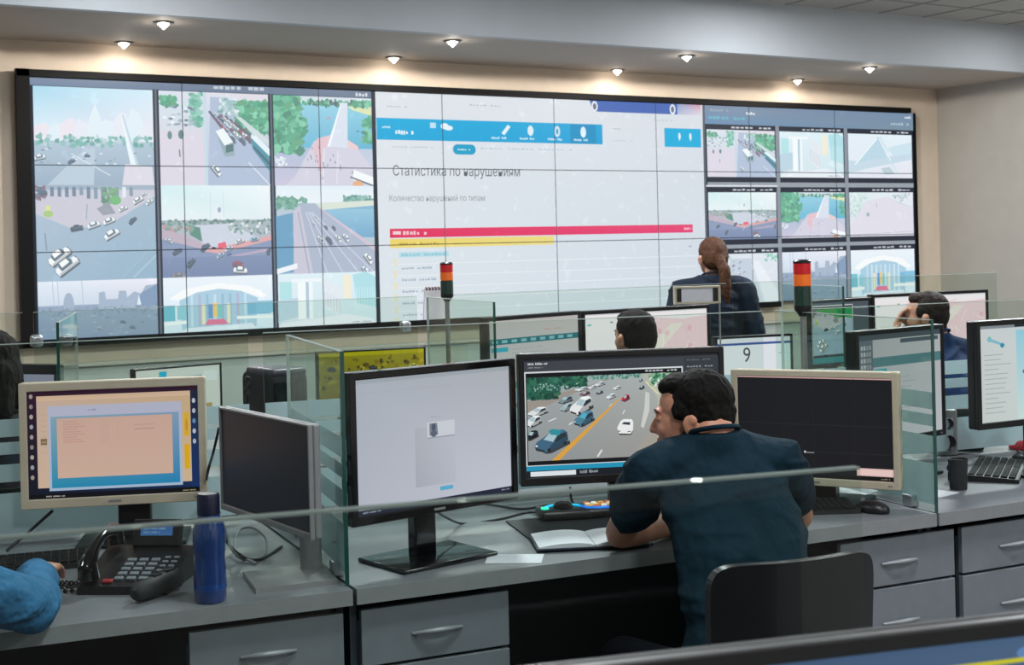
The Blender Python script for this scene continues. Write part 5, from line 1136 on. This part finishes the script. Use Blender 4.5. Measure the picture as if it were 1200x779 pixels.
def person(label, pel, chest, neck, head, face, SL, SR, EL, ER, WL, WR, shirt, skin=None, hair=None, hL=None, hR=None, sleeve='short', face_pitch=0.0, hairstyle='short', KL=None, KR=None, AL=None, AR=None, trous=None, heading=0.0, hw=.165, build=1.0, female=False, collar=True, hand_up=(0, 0, 1), vox=.0045, roll=0.0, skirt=None):
    skin = skin or M_skin; hair = hair or M_hair
    V_ = Vector; pel, chest, neck, head, SL, SR, EL, ER, WL, WR = map(V_, (pel, chest, neck, head, SL, SR, EL, ER, WL, WR))
    root = V_((pel.x, pel.y, 0)); t = thing('person', label, 'person', root)
    R_ = V_((math.cos(heading), -math.sin(heading), 0)); Fz = V_((math.sin(heading), math.cos(heading), 0)); Z_ = V_((0, 0, 1))
    # head frame
    hf = Matrix.Rotation(-face, 3, 'Z') @ Matrix.Rotation(face_pitch, 3, 'X') @ Matrix.Rotation(roll, 3, 'Y')
    def H(x, y, z): return head + hf @ V_((x, y, z))
    def HE(c, r, rx=0.0, ry=0.0, rz_=0.0): return ('e', H(*c), r, hf @ Euler((rx, ry, rz_)).to_matrix())
    nk = neck + Z_ * .0
    P = [HE((0, -.014, .026), (.073, .092, .082)), HE((0, .030, -.022), (.060, .060, .078)), HE((0, .038, -.064), (.047, .044, .038)), HE((0, .068, -.090), (.020, .018, .016)),
         HE((0, .076, .022), (.045, .015, .011)), HE((.030, .064, -.025), (.020, .020, .022)), HE((-.030, .064, -.025), (.020, .020, .022)),
         ('l', [(H(0, .084, .004), .008), (H(0, .097, -.016), .0092), (H(0, .102, -.027), .0102)]), HE((0, .088, -.032), (.016, .011, .009)),
         HE((0, .086, -.054), (.022, .0085, .0058)), HE((0, .084, -.064), (.019, .0085, .0062)), HE((0, .078, -.074), (.02, .009, .008)),
         ('l', [(H(0, -.026, -.045), .056 * (.9 if female else 1)), (nk + Z_ * .012, .058 * (.88 if female else 1)), (nk - Z_ * .05, .064)])]
    for s_ in (-1, 1):
        P += [HE((s_ * .077, -.010, -.018), (.009, .019, .028), rx=-.18, rz_=s_ * -.35), HE((s_ * .082, -.018, -.004), (.007, .013, .015)), HE((s_ * .03, .080, .004), (.013, .008, .007))]
    # trunk under the clothes, arms, legs
    P += [('t', [(pel - Z_ * .08, .13 * build, .09, R_, Fz), (pel + (chest - pel) * .5, .12 * build, .08, R_, Fz), (chest, .135 * build, .09, R_, Fz), (neck - Z_ * .06, .09, .06, R_, Fz)])]
    for S, E_, W_, hd, sd in ((SL, EL, WL, hL, 1), (SR, ER, WR, hR, -1)):
        P.append(('l', [(S, .045), (S.lerp(E_, .5), .044), (E_, .040), (E_.lerp(W_, .3), .041), (W_, .027)]))
        hd = hd or (W_ - E_); P += hand_prims(W_ + (W_ - E_).normalized() * .015, hd, hand_up, -sd if False else sd, curl=.55)
    KL = V_(KL) if KL else None
    if KL:
        KR, AL, AR = V_(KR), V_(AL), V_(AR)
        for sg, K, A in ((-1, KL, AL), (1, KR, AR)):
            hp = pel + R_ * sg * .09 - Z_ * .03
            P.append(('l', [(hp, .07), (K, .048), (K.lerp(A, .35), .05), (A, .034)])); 
    body = blob('body', P, vox, skin, t, 4, root)
    # clothes
    b_ = build
    up_s = (neck - chest).normalized(); sp = (SL + SR) / 2
    S_ = [('t', [(pel - Z_ * .10, .165 * b_, .125, R_, Fz), (pel + Z_ * .03, .165 * b_, .125, R_, Fz), (pel.lerp(chest, .45), .152 * b_, .112, R_, Fz), (chest, .170 * b_, .122, R_, Fz), (chest.lerp(sp, .75), .168 * b_, .105, R_, Fz), (sp + Z_ * .035, .125 * b_, .075, R_, Fz), (neck + Z_ * .026, .068, .064, R_, Fz)])]
    for sg, S, E_, W_ in ((-1, SL, EL, WL), (1, SR, ER, WR)):
        S_.append(('l', [(neck - Z_ * .035 + R_ * sg * .03, .062), (S + Z_ * .0, .064)]))
        if sleeve == 'short': S_.append(('l', [(S, .066), (S.lerp(E_, .35), .064), (S.lerp(E_, .60), .064)]))
        else: S_.append(('l', [(S, .066), (S.lerp(E_, .5), .060), (E_, .056), (E_.lerp(W_, .5), .050), (W_ - (W_ - E_) * .08, .040)]))
    if skirt: S_.append(('t', [(pel - Z_ * .45, .19, .15, R_, Fz), (pel, .17, .13, R_, Fz)]))
    sh = blob('shirt' if not skirt else 'jacket', S_, vox * 1.5, shirt, t, 8, root, fold=(.011, (5, 5, 11), 'cloth'))
    if collar:
        mb = MB(); n = 26; pts = []
        for k in range(n + 1):
            a_ = 2 * PI * k / n; pts.append(neck - root + Z_ * .022 + R_ * .066 * math.cos(a_) + Fz * .062 * math.sin(a_) + Z_ * (-.018 * math.sin(a_)) )
        mb.tube(pts, .0065, 10); mb.build('collar', shirt, t, smooth=60)
    if KL:
        T_ = [('e', pel - Z_ * .04, (.165 * b_, .13, .10))]
        for sg, K, A in ((-1, KL, AL), (1, KR, AR)):
            hp = pel + R_ * sg * .09 - Z_ * .03; T_.append(('l', [(hp, .088), (hp.lerp(K, .5), .076), (K, .062), (K.lerp(A, .5), .058), (A + Z_ * .03, .05)]))
        blob('trousers', T_, vox * 2, trous or mat('dark_trousers', '#0e1017', .9, spec=.1), t, 6, root)
        for A in (AL, AR):
            sm = MB(); bm = bmesh.new(); bmesh.ops.create_icosphere(bm, subdivisions=3, radius=1)
            for v in bm.verts:
                q = V_((v.co.x * .045, v.co.y * .13 + .05, max(v.co.z, -.55) * .055 + .031)); v.co = R_ * q.x + Fz * q.y + V_((A.x, A.y, 0)) - root + Z_ * q.z
            sm.bm(bm).build('shoe', M_blkgloss, t, smooth=60)
    # hair
    if hairstyle == 'short':
        Q = [HE((0, -.030, .040), (.080, .089, .081)), HE((0, -.044, .005), (.079, .074, .080)), HE((0, -.058, -.050), (.060, .046, .058)), HE((0, .022, .082), (.060, .050, .032)), HE((.068, .010, .022), (.010, .026, .028)), HE((-.068, .010, .022), (.010, .026, .028))]
    elif hairstyle == 'crop':
        Q = [HE((0, -.018, .036), (.077, .094, .078)), HE((0, -.040, .005), (.075, .074, .076)), HE((0, -.058, -.030), (.058, .045, .042)), HE((0, .034, .072), (.054, .044, .034))]
    elif hairstyle == 'long':
        Q = [HE((0, -.018, .036), (.086, .102, .084)), HE((0, -.05, -.03), (.088, .075, .12)), ('l', [(H(0, -.07, -.02), .075), (H(0, -.085, -.14), .065), (H(.0, -.08, -.22), .045)]), ('l', [(H(.06, -.02, 0), .03), (H(.07, -.03, -.12), .028)]), ('l', [(H(-.06, -.02, 0), .03), (H(-.07, -.03, -.12), .028)])]
    else:   # ponytail
        Q = [HE((0, -.018, .034), (.080, .100, .084)), HE((0, -.045, .0), (.078, .078, .082)), HE((0, -.10, -.02), (.03, .03, .03)), ('l', [(H(0, -.11, -.01), .026), (H(.012, -.135, -.07), .034), (H(.02, -.13, -.15), .034), (H(.03, -.12, -.22), .026), (H(.036, -.115, -.27), .012)])]
    blob('hair', Q, vox * .9, hair, t, 5, root, fold=(.0055, (38, 38, 24), 'hair'))
    for s_ in (-1, 1):
        e = MB(); bm = bmesh.new(); bmesh.ops.create_icosphere(bm, subdivisions=2, radius=.0092)
        for v in bm.verts: v.co = v.co + H(s_ * .03, .0712, .0035) - root
        e.bm(bm); bm = bmesh.new(); bmesh.ops.create_icosphere(bm, subdivisions=2, radius=.0052)
        for v in bm.verts: v.co = v.co + H(s_ * .03, .0782, .0035) - root
        e.m = 1; e.bm(bm); e.build('eye', [mat('eye_white', '#c9c2ba', .2), mat('iris_dark', '#150d08', .2)], t, smooth=60)
        MB().tube([H(s_ * .014, .086, .020) - root, H(s_ * .03, .084, .026) - root, H(s_ * .047, .073, .021) - root], [.0025, .0034, .002], 8).build('eyebrow', hair, t, smooth=60)
        MB().tube([H(s_ * .017, .080, .009) - root, H(s_ * .03, .0815, .0135) - root, H(s_ * .043, .075, .010) - root], [.0016, .0022, .0016], 6).build('eyelid', skin, t, smooth=60)
    MB().tube([H(-.020, .0875, -.0595) - root, H(0, .0935, -.0590) - root, H(.020, .0875, -.0595) - root], [.0012, .002, .0012], 6).build('lips', mat('lip', '#8f5248', .5), t, smooth=60)
    return t

M_shirt = mat('dark_teal_shirt', '#142833', .9, var=.2, scale=7, bump=1.0, spec=.1)
M_navy = mat('navy_uniform', '#1c2534', .8, var=.12, scale=14, bump=.5, spec=.2)
M_blue = mat('blue_cloth', '#336d96', .85, var=.15, scale=12, bump=.8, spec=.2)
M_bluen = mat('deep_blue_cloth', '#152c50', .85, var=.1, scale=12, bump=.5, spec=.2)
M_blackc = mat('black_cloth', '#14161b', .85, var=.1, scale=12, bump=.5, spec=.2)

def office_chair(label, u, v, h, back_z=.885, m=None):
    t = thing('office_chair', label, 'chair', (u, v, 0), -h, None)
    # curved, rounded back panel
    bm = bmesh.new(); nx, nz = 22, 22; W_, zb, zt_ = .40, .47, back_z
    def sd(ix, iz):
        x = -1 + 2 * ix / nx; z = -1 + 2 * iz / nz
        return x, z
    front = {}; 
    def pos(x, z, off):
        # superellipse rounding of the corners
        k_ = (abs(x) ** 9 + abs(z) ** 9) ** (1 / 9); m_ = max(abs(x), abs(z)); f = m_ / k_ if k_ else 1
        X_, Z2 = x * f, z * f
        return Vector((X_ * W_ / 2 * (1 - .05 * (1 - (z + 1) / 2)), -.25 + .045 * X_ * X_ + off - .02 * (z + 1) / 2, zb + (zt_ - zb) * (Z2 + 1) / 2))
    g = [[[bm.verts.new(pos(*sd(i, j), o_)) for j in range(nz + 1)] for i in range(nx + 1)] for o_ in (-.012, .012)]
    for i in range(nx):
        for j in range(nz):
            bm.faces.new((g[0][i][j], g[0][i + 1][j], g[0][i + 1][j + 1], g[0][i][j + 1])); bm.faces.new((g[1][i][j], g[1][i][j + 1], g[1][i + 1][j + 1], g[1][i + 1][j]))
    for i in range(nx):
        for j in (0, nz): bm.faces.new((g[0][i][j], g[1][i][j], g[1][i + 1][j], g[0][i + 1][j]))
    for j in range(nz):
        for i in (0, nx): bm.faces.new((g[0][i][j], g[0][i][j + 1], g[1][i][j + 1], g[1][i][j]))
    MB().bm(bm).build('backrest', m or mat('chair_shell', '#1c1b1e', .26, coat=.3, var=0), t, smooth=50)
    for sx in (-1, 1): MB().lathe([(.006, 0), (.006, .004), (.002, .005)], n=14).build('bolt', M_chrome, t).location = (sx * .155, -.262, .62)
    for o in t.children:
        if o.name.startswith('bolt'): o.rotation_euler = (PI / 2, 0, 0)
    MB().box((0, 0, .445), (.44, .42, .07), bev=.03).build('seat', M_blackc, t, smooth=40)
    MB().tube([(0, -.05, .40), (0, -.20, .40), (0, -.275, .44), (0, -.285, .56)], .018, 12).build('back_bracket', M_blk, t, smooth=60)
    MB().cyl((0, 0, .10), (0, 0, .41), .026, n=20).build('column', M_blk, t, smooth=60)
    for k in range(5):
        a_ = 2 * PI * k / 5 + .3; l = MB().tube([(.02 * math.cos(a_), .02 * math.sin(a_), .115), (.28 * math.cos(a_), .28 * math.sin(a_), .075)], [.022, .014], 10).build('leg', M_blk, t, smooth=60)
        MB().cyl((.285 * math.cos(a_) - .012 * math.sin(a_), .285 * math.sin(a_) + .012 * math.cos(a_), .028), (.285 * math.cos(a_) + .012 * math.sin(a_), .285 * math.sin(a_) - .012 * math.cos(a_), .028), .027, n=18).build('caster', M_blk, l, smooth=40)
    return t

# the man in the dark short-sleeved shirt
hd = math.radians(11)
person('man in a dark teal short-sleeved shirt leaning on the near worktop, face turned left',
       (2.06, 2.44, .53), (2.15, 2.60, .84), (2.185, 2.735, 1.055), at(809, 487, 3.52), math.radians(-43),
       (2.015, 2.77, .985), (2.365, 2.69, .985), (2.045, 2.955, .798), (2.56, 2.84, .800), (2.26, 3.0, .790), (2.455, 3.04, .795),
       M_shirt, hL=(.15, .95, -.1), hR=(.0, .98, -.1), heading=hd, face_pitch=-.10, vox=.0038, build=1.04,
       KL=(1.98, 2.86, .50), KR=(2.22, 2.83, .50), AL=(1.97, 2.78, .09), AR=(2.24, 2.72, .09))
office_chair('glossy black office chair behind the man in the dark teal shirt', 2.01, 2.43, hd)
# person in blue at the left edge
person('person in a blue long-sleeved jacket at the left edge, right hand on the dark keyboard',
       (.22, 2.50, .53), (.23, 2.62, .84), (.24, 2.74, 1.08), (.25, 2.80, 1.22), 0.1,
       (.06, 2.78, 1.00), (.34, 2.86, .96), (-.06, 3.00, .81), (.575, 3.02, .812), (.05, 3.24, .80), (.645, 3.33, .82),
       M_blue, sleeve='long', hL=(.1, .95, -.1), hR=(.45, .9, -.12), heading=.05, vox=.0042,
       KL=(.12, 2.94, .50), KR=(.32, 2.94, .50), AL=(.12, 2.84, .09), AR=(.33, 2.84, .09))
office_chair('black office chair of the person in the blue jacket, at the left edge', .21, 2.47, .05)
# dark-haired person at the left edge, second row
h = at(-8, 428, 4.5)
person('person with long black hair in black clothes at the left edge, second row',
       (h.x - .02, h.y - .26, .53), (h.x, h.y - .14, .82), (h.x, h.y - .03, 1.03), h, .2,
       (h.x - .16, h.y - .05, .97), (h.x + .15, h.y - .07, .97), (h.x - .24, h.y + .12, .82), (h.x + .20, h.y + .14, .82), (h.x - .1, h.y + .34, .80), (h.x + .08, h.y + .35, .80),
       M_blackc, sleeve='long', hairstyle='long', heading=.1, vox=.006, female=True, build=.92,
       KL=(h.x - .1, h.y + .14, .50), KR=(h.x + .1, h.y + .14, .50), AL=(h.x - .1, h.y + .05, .09), AR=(h.x + .1, h.y + .05, .09))
office_chair('black office chair of the person with long black hair, second row', h.x - .02, h.y - .28, .1)
# seated man, second row, seen behind the road-camera monitor
h = at(743, 394, 5.62)
person('seated man with short black hair between the pink map and the road-camera monitor',
       (h.x - .03, h.y - .30, .53), (h.x - .01, h.y - .20, .84), (h.x, h.y - .04, 1.04), h, math.radians(0),
       (h.x - .18, h.y - .07, .98), (h.x + .17, h.y - .10, .98), (h.x - .22, h.y + .12, .82), (h.x + .22, h.y + .10, .82), (h.x - .1, h.y + .32, .80), (h.x + .12, h.y + .30, .80),
       M_navy, sleeve='long', hairstyle='crop', heading=.1, vox=.006, KL=(h.x - .1, h.y + .10, .50), KR=(h.x + .1, h.y + .10, .50), AL=(h.x - .1, h.y, .09), AR=(h.x + .1, h.y, .09))
office_chair('black office chair of the seated man before the pink map', h.x - .03, h.y - .32, .1)
# seated man with a hand at his face
h = at(1083, 370, 6.55); hp = at(1052, 384, 6.55)
person('man in a blue shirt resting his face on his hand before the right pink map',
       (h.x + .02, h.y - .30, .53), (h.x + .03, h.y - .22, .84), (h.x + .02, h.y - .05, 1.08), h, math.radians(-38),
       (h.x - .16, h.y - .02, 1.00), (h.x + .19, h.y - .10, 1.00), (h.x - .16, h.y + .20, .83), (h.x + .26, h.y + .12, .82), (hp.x - .0, hp.y + .03, hp.z - .06), (h.x + .1, h.y + .30, .80),
       M_bluen, skin=M_skin2, sleeve='long', hair=M_hairg, heading=.12, vox=.006, hL=(.15, -.1, 1), hR=(-.2, .9, 0), hand_up=(-.6, .6, .3), KL=(h.x - .1, h.y + .10, .50), KR=(h.x + .1, h.y + .10, .50), AL=(h.x - .1, h.y, .09), AR=(h.x + .1, h.y, .09))
office_chair('black office chair of the man resting his face on his hand', h.x + .02, h.y - .32, .12)
# standing woman before the video wall
h = at(834, 301, 7.85); g = h.x, h.y
ww = person('standing woman in a dark navy uniform with an auburn ponytail, facing the video wall',
       (h.x, h.y - .01, .90), (h.x, h.y - .01, 1.18), (h.x, h.y - .015, h.z - .125), h, math.radians(14),
       (h.x - .165, h.y + .08, h.z - .185), (h.x + .155, h.y - .09, h.z - .185), (h.x - .235, h.y + .12, h.z - .44), (h.x + .215, h.y - .12, h.z - .44), (h.x - .05, h.y + .26, h.z - .40), (h.x + .10, h.y + .16, h.z - .38),
       M_navy, skin=M_skin2, hair=M_hairb, sleeve='long', hairstyle='pony', heading=math.radians(30), vox=.006, female=True, hL=(.9, .3, .05), hR=(-.9, .3, .05), build=1.0,
       KL=(h.x - .08, h.y + .05, .48), KR=(h.x + .09, h.y - .04, .48), AL=(h.x - .08, h.y + .02, .09), AR=(h.x + .09, h.y - .07, .09))
